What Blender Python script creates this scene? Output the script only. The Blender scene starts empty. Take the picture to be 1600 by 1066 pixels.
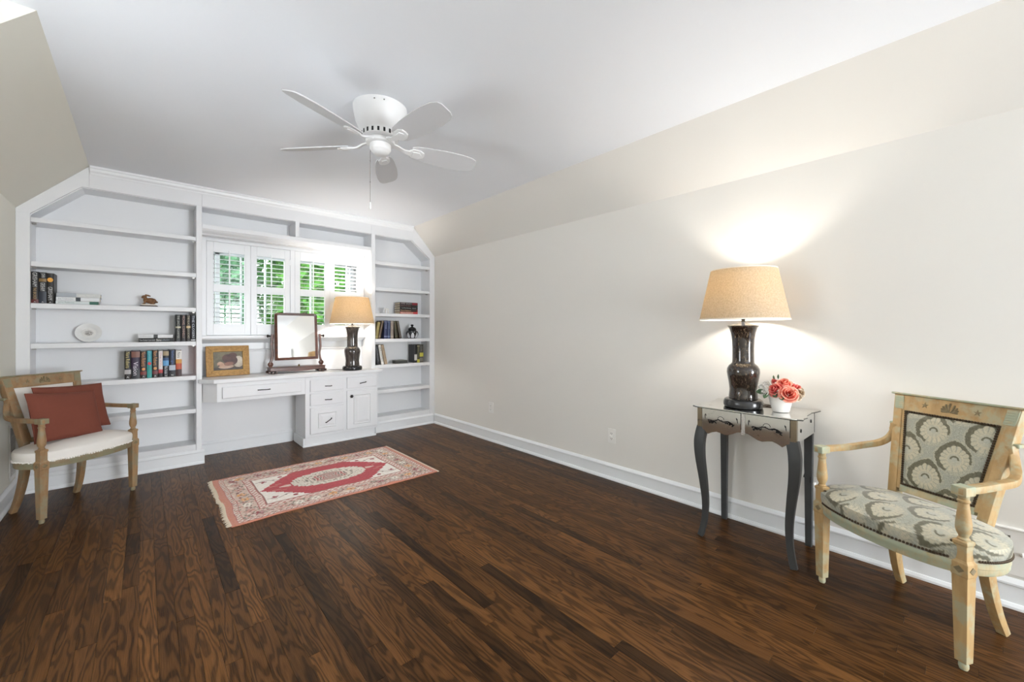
import bpy, bmesh, math, random
from mathutils import Vector, Matrix, noise as mnoise
random.seed(7)
PI = math.pi
sc = bpy.context.scene
COL = sc.collection

# ------------------------------------------------------------------ camera, world, lights, exposure
cam_d = bpy.data.cameras.new('camera')
cam = bpy.data.objects.new('camera', cam_d)
COL.objects.link(cam)
cam_d.sensor_width = 36.0
cam_d.lens = 639.16 / 1600 * 36.0
cam_d.shift_y = -(533.0 - 516.1) / 1600
cam_d.clip_start = 0.02
cam.location = (0, 0, 1.175)
cam.rotation_euler = (PI / 2, 0, -0.7319)
sc.camera = cam

world = bpy.data.worlds.new('sky')
sc.world = world
world.use_nodes = True
bg = world.node_tree.nodes['Background']
bg.inputs[0].default_value = (0.90, 0.952, 1.0, 1)
bg.inputs[1].default_value = 10.0

def area_light(name, loc, rot, sx, sy, power, col):
    d = bpy.data.lights.new(name, 'AREA')
    d.shape = 'RECTANGLE'; d.size = sx; d.size_y = sy; d.energy = power; d.color = col
    o = bpy.data.objects.new(name, d); COL.objects.link(o)
    o.location = loc; o.rotation_euler = rot
    return o
# added fill light, tilted up, in an invented window opening behind the camera
area_light('rear_fill_light', (2.06, -4.53, 1.1), (PI / 2 + 0.45, 0, 0.32), 1.1, 1.8, 205, (0.92, 0.958, 1.0))

sc.view_settings.view_transform = 'Standard'
sc.view_settings.look = 'None'
sc.view_settings.gamma = 1.0
sc.view_settings.use_curve_mapping = False
sc.view_settings.exposure = 0.26
sc.cycles.use_denoising = True
sc.cycles.max_bounces = 8
sc.cycles.glossy_bounces = 3
sc.cycles.transmission_bounces = 4
sc.cycles.diffuse_bounces = 6

# ------------------------------------------------------------------ helpers
def S(r, g, b):
    f = lambda c: (c / 12.92) if c <= 0.04045 else ((c + 0.055) / 1.055) ** 2.4
    return (f(r / 255), f(g / 255), f(b / 255), 1.0)

def nt(name):
    m = bpy.data.materials.new(name); m.use_nodes = True
    t = m.node_tree
    return m, t, t.nodes['Principled BSDF']

def node(t, kind, **kw):
    n = t.nodes.new(kind)
    for k, v in kw.items():
        if k == 'op': n.operation = v
        else: setattr(n, k, v)
    return n

def lk(t, a, b): t.links.new(a, b)

def math_n(t, op, a, b=None, c=None):
    n = node(t, 'ShaderNodeMath', op=op)
    for i, x in enumerate((a, b, c)):
        if x is None: continue
        if isinstance(x, (int, float)): n.inputs[i].default_value = x
        else: lk(t, x, n.inputs[i])
    return n.outputs[0]

def ramp(t, fac, stops):
    n = node(t, 'ShaderNodeValToRGB')
    el = n.color_ramp.elements
    while len(el) < len(stops): el.new(0.5)
    for e, (p, c) in zip(el, stops): e.position = p; e.color = c
    lk(t, fac, n.inputs[0])
    return n.outputs[0]

def mixc(t, fac, a, b, mode='MIX'):
    n = node(t, 'ShaderNodeMix', data_type='RGBA', blend_type=mode)
    for i, x in ((0, fac), (6, a), (7, b)):
        if isinstance(x, (int, float)): n.inputs[i].default_value = x
        elif isinstance(x, tuple): n.inputs[i].default_value = x
        else: lk(t, x, n.inputs[i])
    return n.outputs[2]

def noise_n(t, scale, detail=3, vec=None, rough=0.5, dist=0.0):
    n = node(t, 'ShaderNodeTexNoise')
    n.inputs['Scale'].default_value = scale; n.inputs['Detail'].default_value = detail
    n.inputs['Roughness'].default_value = rough; n.inputs['Distortion'].default_value = dist
    if vec is not None: lk(t, vec, n.inputs['Vector'])
    return n.outputs[0]

def obj_coord(t, scale=(1, 1, 1), world_pos=False):
    if world_pos: src = node(t, 'ShaderNodeNewGeometry').outputs['Position']
    else: src = node(t, 'ShaderNodeTexCoord').outputs['Object']
    m = node(t, 'ShaderNodeMapping'); m.inputs['Scale'].default_value = scale
    lk(t, src, m.inputs[0])
    return m.outputs[0]

def bump(t, b, height, strength=0.2, dist=0.002):
    n = node(t, 'ShaderNodeBump')
    n.inputs['Strength'].default_value = strength; n.inputs['Distance'].default_value = dist
    lk(t, height, n.inputs['Height']); lk(t, n.outputs[0], b.inputs['Normal'])

def paint(name, col, rough=0.5, var=0.03, scale=6.0, metal=0.0, bmp=0.04, bscale=120, spec=0.5):
    m, t, b = nt(name)
    v = obj_coord(t)
    f = noise_n(t, scale, 3, v)
    lo = tuple(c * (1 - var) for c in col[:3]) + (1,)
    hi = tuple(min(1, c * (1 + var)) for c in col[:3]) + (1,)
    lk(t, mixc(t, f, lo, hi), b.inputs['Base Color'])
    b.inputs['Roughness'].default_value = rough; b.inputs['Metallic'].default_value = metal
    b.inputs['Specular IOR Level'].default_value = spec
    if bmp: bump(t, b, noise_n(t, bscale, 2, v), bmp, 0.001)
    return m

def wood(name, dark, light, grain=(40, 40, 4), rough=0.4, second=None, sfac=0.5, sscale=9):
    m, t, b = nt(name)
    v = obj_coord(t, grain)
    n1 = noise_n(t, 1.0, 5, v, 0.6, 0.6)
    c = ramp(t, n1, [(0.3, dark), (0.7, light)])
    if second:
        p = noise_n(t, sscale, 4, obj_coord(t), 0.65)
        pf = ramp(t, p, [(sfac - 0.06, (0, 0, 0, 1)), (sfac + 0.08, (1, 1, 1, 1))])
        c = mixc(t, pf, c, second)
    lk(t, c, b.inputs['Base Color'])
    b.inputs['Roughness'].default_value = rough
    bump(t, b, n1, 0.12, 0.001)
    return m

def attr_mat(name, rough=0.8, weave=0.0, wscale=900, sheen=0.0):
    m, t, b = nt(name)
    a = node(t, 'ShaderNodeAttribute', attribute_name='Col')
    f = noise_n(t, wscale * 0.5, 2, obj_coord(t))
    c = mixc(t, 0.35, a.outputs['Color'], ramp(t, f, [(0.3, (0.25, 0.25, 0.25, 1)), (0.7, (0.75, 0.75, 0.75, 1))]), 'OVERLAY')
    lk(t, c, b.inputs['Base Color'])
    b.inputs['Roughness'].default_value = rough
    b.inputs['Sheen Weight'].default_value = sheen
    if weave: bump(t, b, f, weave, 0.001)
    return m

class MB:
    """collects geometry for ONE mesh object"""
    def __init__(s): s.v = []; s.f = []; s.c = None
    def add(s, vs, fs):
        o = len(s.v); s.v += [tuple(p) for p in vs]; s.f += [tuple(i + o for i in f) for f in fs]; return s
    def box(s, x0, x1, y0, y1, z0, z1):
        vs = [(x, y, z) for x in (x0, x1) for y in (y0, y1) for z in (z0, z1)]
        return s.add(vs, [(0, 1, 3, 2), (4, 6, 7, 5), (0, 4, 5, 1), (2, 3, 7, 6), (0, 2, 6, 4), (1, 5, 7, 3)])
    def prism(s, poly, a, b, axis='z'):
        n = len(poly)
        def P(p, h):
            if axis == 'z': return (p[0], p[1], h)
            if axis == 'y': return (p[0], h, p[1])
            return (h, p[0], p[1])
        vs = [P(p, a) for p in poly] + [P(p, b) for p in poly]
        fs = [tuple(range(n)), tuple(range(2 * n - 1, n - 1, -1))]
        fs += [(i, (i + 1) % n, n + (i + 1) % n, n + i) for i in range(n)]
        return s.add(vs, fs)
    def lathe(s, prof, n=24, c=(0, 0), sx=1, sy=1, caps=True, inner=False):
        vs = []; fs = []
        for r, z in prof:
            for k in range(n):
                a = 2 * PI * k / n
                vs.append((c[0] + sx * r * math.cos(a), c[1] + sy * r * math.sin(a), z))
        m = len(prof)
        for i in range(m - 1):
            for k in range(n):
                fs.append((i * n + k, i * n + (k + 1) % n, (i + 1) * n + (k + 1) % n, (i + 1) * n + k))
        if caps:
            fs.append(tuple(range(n))); fs.append(tuple(range((m - 1) * n, m * n)))
        return s.add(vs, fs)
    def tube(s, pts, r, n=8, caps=True, flat=1.0):
        pts = [Vector(p) for p in pts]; m = len(pts)
        rs = r if isinstance(r, (list, tuple)) else [r] * m
        vs = []; fs = []
        prev = None
        for i, p in enumerate(pts):
            d = (pts[min(i + 1, m - 1)] - pts[max(i - 1, 0)]).normalized()
            if prev is None:
                u = d.orthogonal().normalized()
            else:
                u = (prev - d * prev.dot(d)).normalized()
            prev = u; w = d.cross(u)
            for k in range(n):
                a = 2 * PI * k / n
                vs.append(p + (u * math.cos(a) + w * math.sin(a) * flat) * rs[i])
        for i in range(m - 1):
            for k in range(n):
                fs.append((i * n + k, i * n + (k + 1) % n, (i + 1) * n + (k + 1) % n, (i + 1) * n + k))
        if caps: fs += [tuple(range(n)), tuple(range((m - 1) * n, m * n))]
        return s.add(vs, fs)
    def sweep(s, pts, ws, hs, side=None):
        """rectangular section: ws along horizontal side, hs along the remaining normal"""
        pts = [Vector(p) for p in pts]; m = len(pts)
        if not isinstance(ws, (list, tuple)): ws = [ws] * m
        if not isinstance(hs, (list, tuple)): hs = [hs] * m
        vs = []; fs = []
        prev = None
        for i, p in enumerate(pts):
            d = (pts[min(i + 1, m - 1)] - pts[max(i - 1, 0)]).normalized()
            if side is not None: u = (Vector(side) - d * Vector(side).dot(d)).normalized()
            else:
                u = d.cross(Vector((0, 0, 1)))
                if u.length < 0.25 and prev is not None: u = prev - d * prev.dot(d)
                u.normalize()
                if prev is not None and u.dot(prev) < 0: u = -u
            prev = u; w = u.cross(d)
            for a, b in ((-1, -1), (1, -1), (1, 1), (-1, 1)):
                vs.append(p + u * a * ws[i] / 2 + w * b * hs[i] / 2)
        for i in range(m - 1):
            for k in range(4):
                fs.append((i * 4 + k, i * 4 + (k + 1) % 4, (i + 1) * 4 + (k + 1) % 4, (i + 1) * 4 + k))
        fs += [(0, 1, 2, 3), tuple(range((m - 1) * 4, m * 4))]
        return s.add(vs, fs)
    def grid(s, fn, nu, nv, wrap=False):
        vs = [fn(i / nu, j / nv) for j in range(nv + 1) for i in range(nu + 1)]
        fs = [(j * (nu + 1) + i, j * (nu + 1) + i + 1, (j + 1) * (nu + 1) + i + 1, (j + 1) * (nu + 1) + i)
              for j in range(nv) for i in range(nu)]
        return s.add(vs, fs)
    def ball(s, c, r, n=10, m=7, R=None):
        vs = []; rx, ry, rz = (r, r, r) if isinstance(r, (int, float)) else r
        for i in range(1, m):
            b = PI * i / m
            for k in range(n):
                a = 2 * PI * k / n
                vs.append(Vector((rx * math.sin(b) * math.cos(a), ry * math.sin(b) * math.sin(a), rz * math.cos(b))))
        vs += [Vector((0, 0, rz)), Vector((0, 0, -rz))]
        fs = []
        for i in range(m - 2):
            for k in range(n):
                fs.append((i * n + k, (i + 1) * n + k, (i + 1) * n + (k + 1) % n, i * n + (k + 1) % n))
        T, B = (m - 1) * n, (m - 1) * n + 1
        for k in range(n):
            fs.append((T, k, (k + 1) % n)); fs.append((B, (m - 2) * n + (k + 1) % n, (m - 2) * n + k))
        if R is not None: vs = [R @ p for p in vs]
        return s.add([p + Vector(c) for p in vs], fs)
    def xform(s, M):
        s.v = [tuple(M @ Vector(p)) for p in s.v]; return s
    def build(s, name, mat, parent=None, bevel=0, smooth=False, seg=2, fixn=True, label=None):
        me = bpy.data.meshes.new(name)
        me.from_pydata(s.v, [], s.f)
        if s.c is not None:
            a = me.color_attributes.new('Col', 'FLOAT_COLOR', 'POINT')
            a.data.foreach_set('color', [x for c in s.c for x in c])
        if fixn or bevel:
            bm = bmesh.new(); bm.from_mesh(me)
            if fixn: bmesh.ops.recalc_face_normals(bm, faces=bm.faces)
            if bevel:
                es = [e for e in bm.edges if len(e.link_faces) == 2 and e.calc_face_angle(0) > 0.5]
                bmesh.ops.bevel(bm, geom=es, offset=bevel, segments=seg, profile=0.5, affect='EDGES', clamp_overlap=True)
            bm.to_mesh(me); bm.free()
        if smooth:
            for p in me.polygons: p.use_smooth = True
            try: me.set_sharp_from_angle(angle=0.7)
            except Exception: pass
        me.materials.append(mat)
        o = bpy.data.objects.new(name, me); COL.objects.link(o)
        if parent is not None: o.parent = parent
        if label: o['label'] = label
        return o

def box(name, mat, x0, x1, y0, y1, z0, z1, parent=None, bevel=0.002, **k):
    return MB().box(x0, x1, y0, y1, z0, z1).build(name, mat, parent, bevel, **k)

def tag(o, label, cat, group=None):
    o['label'] = label; o['category'] = cat
    if group: o['group'] = group
    return o

def thing(name, label, cat, loc=(0, 0, 0), rz=0.0, group=None):
    o = bpy.data.objects.new(name, None); COL.objects.link(o)
    o.empty_display_size = 0.05
    o.location = loc; o.rotation_euler = (0, 0, rz)
    return tag(o, label, cat, group)

def struct(o, label=None):
    o['kind'] = 'structure'
    if label: o['label'] = label
    return o

def cr(pts, n=8, closed=False):
    """Catmull-Rom through the points"""
    P = [Vector(p) for p in pts]; m = len(P); out = []
    rng = range(m) if closed else range(m - 1)
    for i in rng:
        p0 = P[(i - 1) % m] if closed or i > 0 else P[0]
        p1 = P[i]; p2 = P[(i + 1) % m]
        p3 = P[(i + 2) % m] if closed or i + 2 < m else P[-1]
        for k in range(n):
            t = k / n
            out.append(0.5 * ((2 * p1) + (p2 - p0) * t + (2 * p0 - 5 * p1 + 4 * p2 - p3) * t * t + (3 * p1 - p0 - 3 * p2 + p3) * t ** 3))
    if not closed: out.append(P[-1])
    return out

def lerp3(a, b, t): return tuple(a[i] + (b[i] - a[i]) * t for i in range(3)) + (1.0,)

_txt = {}
def text_geo(s):
    """flat letter mesh: verts (x,y), faces, width, height"""
    if s in _txt: return _txt[s]
    cu = bpy.data.curves.new('t', 'FONT'); cu.body = s; cu.size = 1.0; cu.resolution_u = 2; cu.fill_mode = 'FRONT'
    o = bpy.data.objects.new('t', cu); COL.objects.link(o)
    dg = bpy.context.evaluated_depsgraph_get()
    me = bpy.data.meshes.new_from_object(o.evaluated_get(dg))
    vs = [(v.co.x, v.co.y) for v in me.vertices]; fs = [tuple(p.vertices) for p in me.polygons]
    bpy.data.objects.remove(o); bpy.data.curves.remove(cu); bpy.data.meshes.remove(me)
    x0 = min(v[0] for v in vs); x1 = max(v[0] for v in vs); y0 = min(v[1] for v in vs); y1 = max(v[1] for v in vs)
    vs = [(x - x0, y - y0) for x, y in vs]
    _txt[s] = (vs, fs, x1 - x0, y1 - y0)
    return _txt[s]

# ------------------------------------------------------------------ materials
M_white = paint('white_painted_wood', S(230, 231, 233), 0.38, 0.015, 3, bmp=0.03)
M_trim = paint('white_trim_paint', S(236, 238, 240), 0.33, 0.01, 3, bmp=0.02)
M_wall = paint('warm_white_wall_paint', S(230, 227, 221), 0.75, 0.012, 1.5, bmp=0.08, bscale=260)
M_cream = paint('cream_wall_paint', S(230, 228, 217), 0.75, 0.012, 1.5, bmp=0.08, bscale=260)
M_ceil = paint('ceiling_paint', S(240, 243, 248), 0.85, 0.01, 1.5, bmp=0.06, bscale=200)
M_fan = paint('white_enamel', S(228, 228, 228), 0.4, 0.01, 4, bmp=0)
M_blade = paint('fan_blade_white', S(206, 206, 208), 0.5, 0.01, 4, bmp=0)
M_black = paint('dark_slot', S(14, 14, 15), 0.7, 0.05, 4, bmp=0)
M_iron = paint('dark_iron', S(52, 48, 46), 0.45, 0.15, 30, metal=0.7, bmp=0.1)
M_brass = paint('aged_brass', S(120, 100, 66), 0.4, 0.15, 30, metal=0.8, bmp=0.1)
M_nail = paint('antique_nailhead', S(84, 72, 58), 0.4, 0.2, 200, metal=0.7, bmp=0)
M_steel = paint('brushed_nickel', S(150, 148, 144), 0.3, 0.05, 30, metal=1.0, bmp=0)
M_plate = paint('outlet_plastic', S(236, 234, 230), 0.35, 0.01, 4, bmp=0)
M_paper = paint('book_pages', S(206, 194, 172), 0.9, 0.08, 90, bmp=0.1, bscale=400)
M_cord = paint('brown_lamp_cord', S(74, 56, 42), 0.6, 0.05, 20, bmp=0)
M_blackcord = paint('black_cord', S(22, 21, 21), 0.5, 0.05, 20, bmp=0)
M_legs = paint('charcoal_painted_legs', S(60, 61, 61), 0.5, 0.12, 14, bmp=0.12)
M_wood_pale = wood('pickled_chair_wood', S(164, 131, 84), S(188, 158, 110), (30, 30, 5), 0.55, second=S(172, 162, 130), sfac=0.545, sscale=14)
M_wood_pale2 = wood('pickled_green_chair_wood', S(172, 154, 114), S(194, 182, 150), (30, 30, 5), 0.6, second=S(166, 172, 148), sfac=0.45, sscale=16)
M_wood_tan = wood('tan_chair_wood', S(136, 104, 72), S(166, 134, 96), (30, 30, 5), 0.55, second=S(146, 134, 108), sfac=0.54, sscale=13)
M_wood_tan2 = wood('weathered_tan_chair_wood', S(132, 112, 84), S(156, 138, 108), (30, 30, 5), 0.6, second=S(138, 134, 108), sfac=0.48, sscale=16)
M_carve = wood('dark_carving', S(112, 98, 70), S(140, 126, 96), (40, 40, 40), 0.7)
M_mahog = wood('mahogany', S(58, 30, 20), S(104, 60, 40), (6, 40, 40), 0.28)
M_gilt = wood('gilt_oak_frame', S(150, 106, 46), S(196, 152, 82), (60, 20, 60), 0.5)
M_linen = paint('white_linen', S(236, 232, 226), 0.9, 0.02, 30, bmp=0.25, bscale=700)
M_rust = paint('rust_fabric', S(122, 64, 48), 0.85, 0.06, 60, bmp=0.25, bscale=900)
M_glass_edge = paint('glass_edge_dark', S(48, 54, 50), 0.2, 0.05, 20, bmp=0)

def mirror_mat(name, tint, rough, spot=None):
    m, t, b = nt(name)
    c = tint
    if spot:
        f = noise_n(t, 22, 5, obj_coord(t), 0.7)
        lk(t, ramp(t, f, [(0.60, tint), (0.72, spot)]), b.inputs['Base Color'])
    else: b.inputs['Base Color'].default_value = tint
    b.inputs['Metallic'].default_value = 1.0; b.inputs['Roughness'].default_value = rough
    return m
M_mirror = mirror_mat('silvered_glass', (0.74, 0.74, 0.73, 1), 0.02)
M_antique = mirror_mat('antique_mirror', (0.78, 0.77, 0.74, 1), 0.07, (0.30, 0.27, 0.22, 1))
M_antique_side = mirror_mat('antique_mirror_side', (0.86, 0.86, 0.85, 1), 0.22)
M_post = mirror_mat('tarnished_corner', (0.34, 0.28, 0.2, 1), 0.25, (0.05, 0.04, 0.03, 1))

def glass_mat():
    m = bpy.data.materials.new('window_glass'); m.use_nodes = True; t = m.node_tree
    t.nodes.clear()
    out = node(t, 'ShaderNodeOutputMaterial'); mx = node(t, 'ShaderNodeMixShader')
    tr = node(t, 'ShaderNodeBsdfTransparent'); gl = node(t, 'ShaderNodeBsdfGlossy'); fr = node(t, 'ShaderNodeFresnel')
    tr.inputs[0].default_value = (0.95, 0.97, 0.96, 1); gl.inputs['Roughness'].default_value = 0.02
    fr.inputs[0].default_value = 1.45
    lk(t, fr.outputs[0], mx.inputs[0]); lk(t, tr.outputs[0], mx.inputs[1]); lk(t, gl.outputs[0], mx.inputs[2]); lk(t, mx.outputs[0], out.inputs[0])
    return m
M_glass = glass_mat()

def shade_mat():
    m, t, b = nt('linen_lampshade')
    out = [n for n in t.nodes if n.type == 'OUTPUT_MATERIAL'][0]
    v = obj_coord(t)
    f = noise_n(t, 130, 3, v, 0.7)
    col = ramp(t, f, [(0.3, S(190, 178, 156)), (0.7, S(218, 208, 190))])
    d = node(t, 'ShaderNodeBsdfDiffuse'); tr = node(t, 'ShaderNodeBsdfTranslucent'); mx = node(t, 'ShaderNodeMixShader')
    lk(t, col, d.inputs[0])
    lk(t, mixc(t, 1.0, col, (1.0, 0.86, 0.58, 1), 'MULTIPLY'), tr.inputs[0])
    mx.inputs[0].default_value = 0.36
    lk(t, d.outputs[0], mx.inputs[1]); lk(t, tr.outputs[0], mx.inputs[2]); lk(t, mx.outputs[0], out.inputs[0])
    return m
M_shade = shade_mat()
M_shade_trim = paint('lampshade_lining', S(240, 234, 222), 0.8, 0.01, 8, bmp=0)

def emit_mat(name, col, s):
    m, t, b = nt(name)
    b.inputs['Base Color'].default_value = col; b.inputs['Emission Color'].default_value = col; b.inputs['Emission Strength'].default_value = s
    return m
M_bulb = emit_mat('lit_bulb', (1.0, 0.82, 0.58, 1), 14)

def vase_mat():
    m, t, b = nt('speckled_black_ceramic')
    f = noise_n(t, 1.0, 5, obj_coord(t, (110, 110, 45)), 0.7)
    lk(t, ramp(t, f, [(0.0, S(26, 20, 18)), (0.55, S(42, 33, 28)), (0.64, S(104, 90, 74)), (0.76, S(176, 162, 138))]), b.inputs['Base Color'])
    b.inputs['Roughness'].default_value = 0.12; b.inputs['Coat Weight'].default_value = 0.6; b.inputs['Coat Roughness'].default_value = 0.05
    return m
M_vase = vase_mat()
def vase2_mat():
    m, t, b = nt('streaked_grey_ceramic')
    f = noise_n(t, 1.0, 4, obj_coord(t, (30, 30, 9)), 0.6, 0.8)
    lk(t, ramp(t, f, [(0.3, S(40, 36, 34)), (0.55, S(72, 66, 62)), (0.75, S(112, 104, 98))]), b.inputs['Base Color'])
    b.inputs['Roughness'].default_value = 0.12; b.inputs['Coat Weight'].default_value = 0.6
    return m
M_vase2 = vase2_mat()
M_lampbase = paint('black_lacquer', S(40, 40, 41), 0.22, 0.08, 12, bmp=0.02)

def floor_mat():
    m, t, b = nt('dark_stained_oak')
    a = node(t, 'ShaderNodeAttribute', attribute_name='Col')
    sep = node(t, 'ShaderNodeSeparateColor'); lk(t, a.outputs['Color'], sep.inputs[0])
    pos = node(t, 'ShaderNodeNewGeometry').outputs['Position']
    off = node(t, 'ShaderNodeCombineXYZ')
    lk(t, math_n(t, 'MULTIPLY', sep.outputs[0], 37.0), off.inputs[0])
    lk(t, math_n(t, 'MULTIPLY', sep.outputs[1], 53.0), off.inputs[1])
    add = node(t, 'ShaderNodeVectorMath', op='ADD'); lk(t, pos, add.inputs[0]); lk(t, off.outputs[0], add.inputs[1])
    def mp(sx, sy):
        k = node(t, 'ShaderNodeMapping'); k.inputs['Scale'].default_value = (sx, sy, 1.0); lk(t, add.outputs[0], k.inputs[0]); return k.outputs[0]
    # cathedral figure: contour lines of a stretched noise
    n1 = noise_n(t, 1.0, 2, mp(12, 1.7), 0.45, 0.35)
    sn = math_n(t, 'SINE', math_n(t, 'MULTIPLY', n1, 72.0))
    fig = ramp(t, math_n(t, 'MULTIPLY_ADD', sn, 0.5, 0.5), [(0.16, (0, 0, 0, 1)), (0.50, (0.72, 0.72, 0.72, 1)), (1.0, (1, 1, 1, 1))])
    n2 = noise_n(t, 1.0, 4, mp(420, 9), 0.65)
    pore = ramp(t, n2, [(0.36, (0, 0, 0, 1)), (0.60, (1, 1, 1, 1))])
    n3 = noise_n(t, 1.0, 3, mp(9, 1.6), 0.5)
    light = ramp(t, sep.outputs[2], [(0.0, S(62, 41, 22)), (0.3, S(92, 61, 32)), (0.65, S(114, 76, 40)), (1.0, S(140, 96, 52))])
    dark = mixc(t, 1.0, light, (0.09, 0.085, 0.085, 1), 'MULTIPLY')
    mid = mixc(t, 1.0, light, (0.50, 0.48, 0.46, 1), 'MULTIPLY')
    c = mixc(t, fig, dark, light)
    c2 = mixc(t, pore, mid, c)
    c3 = mixc(t, math_n(t, 'MULTIPLY', n3, 0.5), c2, mid)
    lk(t, c3, b.inputs['Base Color'])
    rr = ramp(t, n2, [(0.2, (0.42, 0.42, 0.42, 1)), (0.8, (0.27, 0.27, 0.27, 1))])
    lk(t, rr, b.inputs['Roughness'])
    b.inputs['Specular IOR Level'].default_value = 0.12
    bump(t, b, pore, 0.08, 0.0006)
    return m
M_floor = floor_mat()
M_sub = paint('floor_gap_dark', S(52, 34, 22), 0.8, 0.1, 10, bmp=0)

# ------------------------------------------------------------------ room shell
XL, XR = -0.684, 2.742
YB = 4.523          # plane of the built-in face frames
YW = 4.81           # back wall surface
YF = -4.5           # wall behind the camera
ZC = 2.44
YP = -1.4           # the boards in view start here
XA = -0.86           # outer wall of the alcove on the left
YA = 2.46           # where the left slope ends and the alcove begins

floor = struct(box('floor', M_sub, XA, XR + 0.1, YF - 0.1, YW + 0.1, -0.06, -0.010, bevel=0))
def build_planks():
    f, c, s_, yaw = 639.16, math.cos(0.7319), math.sin(0.7319), 0.7319
    W = 0.0571; items = []
    rng = random.Random(21)
    k = 0; x = XL - 0.02
    while x < XR:
        y = YP - rng.random() * 0.9
        while y < YW:
            L = rng.choice([0.28, 0.4, 0.55, 0.7, 0.85, 1.0, 1.2, 1.45]) * rng.uniform(0.85, 1.15)
            y1 = min(y + L, YW)
            if y1 > YP and y1 - y > 0.02:
                items.append((x, min(x + W, XR), max(y, YP), y1))
            y += L
        x += W; k += 1
    def vis(it):
        """area of the plank in the photograph's frame"""
        x0, x1, y0, y1 = it; tot = 0.0
        n = 10
        for i in range(n):
            yy = y0 + (y1 - y0) * (i + 0.5) / n; xx = (x0 + x1) / 2
            d = xx * s_ + yy * c
            if d < 0.2: continue
            u = 800 + f * (xx * c - yy * s_) / d; v = 516.1 + f * 1.175 / d
            if -20 < u < 1620 and v < 1090: tot += (x1 - x0) * (y1 - y0) / n / d ** 3
        return tot
    items.sort(key=vis, reverse=True)
    rest = MB(); rest.c = []
    g = 0.00025; b = 0.0006
    for i, (x0, x1, y0, y1) in enumerate(items):
        # narrow boards: a few are dark, most mid, some warm
        tone = rng.choice([0.1, 0.3, 0.4, 0.46, 0.5, 0.54, 0.58, 0.64, 0.7, 0.8])
        col = (rng.random(), rng.random(), min(1, max(0, tone + rng.uniform(-0.06, 0.06))), 1)
        dz = rng.uniform(-0.0004, 0.0)
        a0, a1, c0, c1 = x0 + g, x1 - g, y0 + g, y1 - g
        vs = [(a0, c0, -0.012), (a1, c0, -0.012), (a1, c1, -0.012), (a0, c1, -0.012),
              (a0, c0, dz - b), (a1, c0, dz - b), (a1, c1, dz - b), (a0, c1, dz - b),
              (a0 + b, c0 + b, dz), (a1 - b, c0 + b, dz), (a1 - b, c1 - b, dz), (a0 + b, c1 - b, dz)]
        fs = [(0, 1, 5, 4), (1, 2, 6, 5), (2, 3, 7, 6), (3, 0, 4, 7), (4, 5, 9, 8), (5, 6, 10, 9), (6, 7, 11, 10), (7, 4, 8, 11), (8, 9, 10, 11)]
        if i < 300:
            m = MB(); m.add(vs, fs); m.c = [col] * 12
            m.build('floorboard', M_floor, floor, fixn=False)
        else:
            rest.add(vs, fs); rest.c += [col] * 12
    o = rest.build('floorboards', M_floor, floor, fixn=False)
    o['kind'] = 'stuff'
build_planks()
struct(box('floor_rear', M_floor, XL - 0.02, XR, YF, YP, -0.011, -0.001, bevel=0))
# alcove floor (out of view) continues the boards
struct(box('floor_alcove', M_floor, XA, XL - 0.02, YF, YA, -0.011, -0.001, bevel=0))

# ceiling
struct(box('ceiling', M_ceil, XA - 0.1, 2.46, YF - 0.1, YA, ZC, ZC + 0.08, bevel=0))
m = MB(); m.box(-0.34, 2.46, YA, YW + 0.1, ZC, ZC + 0.08); struct(m.build('ceiling_far', M_ceil))
# right wall, right slope
struct(box('wall_right', M_wall, XR, XR + 0.1, YF - 0.1, YW + 0.1, -0.02, 2.109, bevel=0))
m = MB(); m.prism([(2.742, 2.109), (2.443, 2.4405), (2.443, 2.52), (2.842, 2.52), (2.842, 2.109)], YF - 0.1, YW + 0.1, 'y')
struct(m.build('wall_right_slope', M_wall))
# left knee wall, left slope, cheek of the alcove
struct(box('wall_left', M_cream, XL - 0.1, XL, YA + 0.1, YW + 0.1, -0.02, 2.049, bevel=0))
m = MB(); m.prism([(-0.684, 2.049), (-0.317, 2.4405), (-0.317, 2.52), (-0.784, 2.52), (-0.784, 2.049)], YA + 0.0005, YW + 0.1, 'y')
struct(m.build('wall_left_slope', M_cream))
m = MB(); m.prism([(XA, -0.02), (XL, -0.02), (XL, 2.048), (-0.318, 2.439), (XA, 2.439)], YA, YA + 0.1, 'y')
struct(m.build('wall_alcove_cheek', M_cream))
# alcove outer wall with a window opening; front wall with a door and an opening added to let in light
def wall_with_hole(name, axis, a, b, u0, u1, z0, z1, hu0, hu1, hz0, hz1, mat):
    m = MB()
    for p, q, r, s_ in ((u0, hu0, z0, z1), (hu1, u1, z0, z1), (hu0, hu1, z0, hz0), (hu0, hu1, hz1, z1)):
        if axis == 'x': m.box(a, b, p, q, r, s_)
        else: m.box(p, q, a, b, r, s_)
    return struct(m.build(name, mat))
wall_with_hole('wall_alcove', 'x', XA - 0.1, XA, YF - 0.1, YA + 0.1, -0.02, ZC, 1.45, 2.3, 0.8, 1.84, M_cream)
wall_with_hole('wall_front', 'y', YF - 0.1, YF, XA - 0.1, XR + 0.1, -0.02, ZC, 1.5, 2.62, 0.15, 2.1, M_wall)
# window opening in the back wall
WX0, WX1, WZ0, WZ1 = 0.50, 1.80, 1.17, 1.96
wall_with_hole('wall_back', 'y', YW, YW + 0.12, XL - 0.1, XR + 0.1, -0.02, ZC, WX0, WX1, WZ0, WZ1, M_white)

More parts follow.
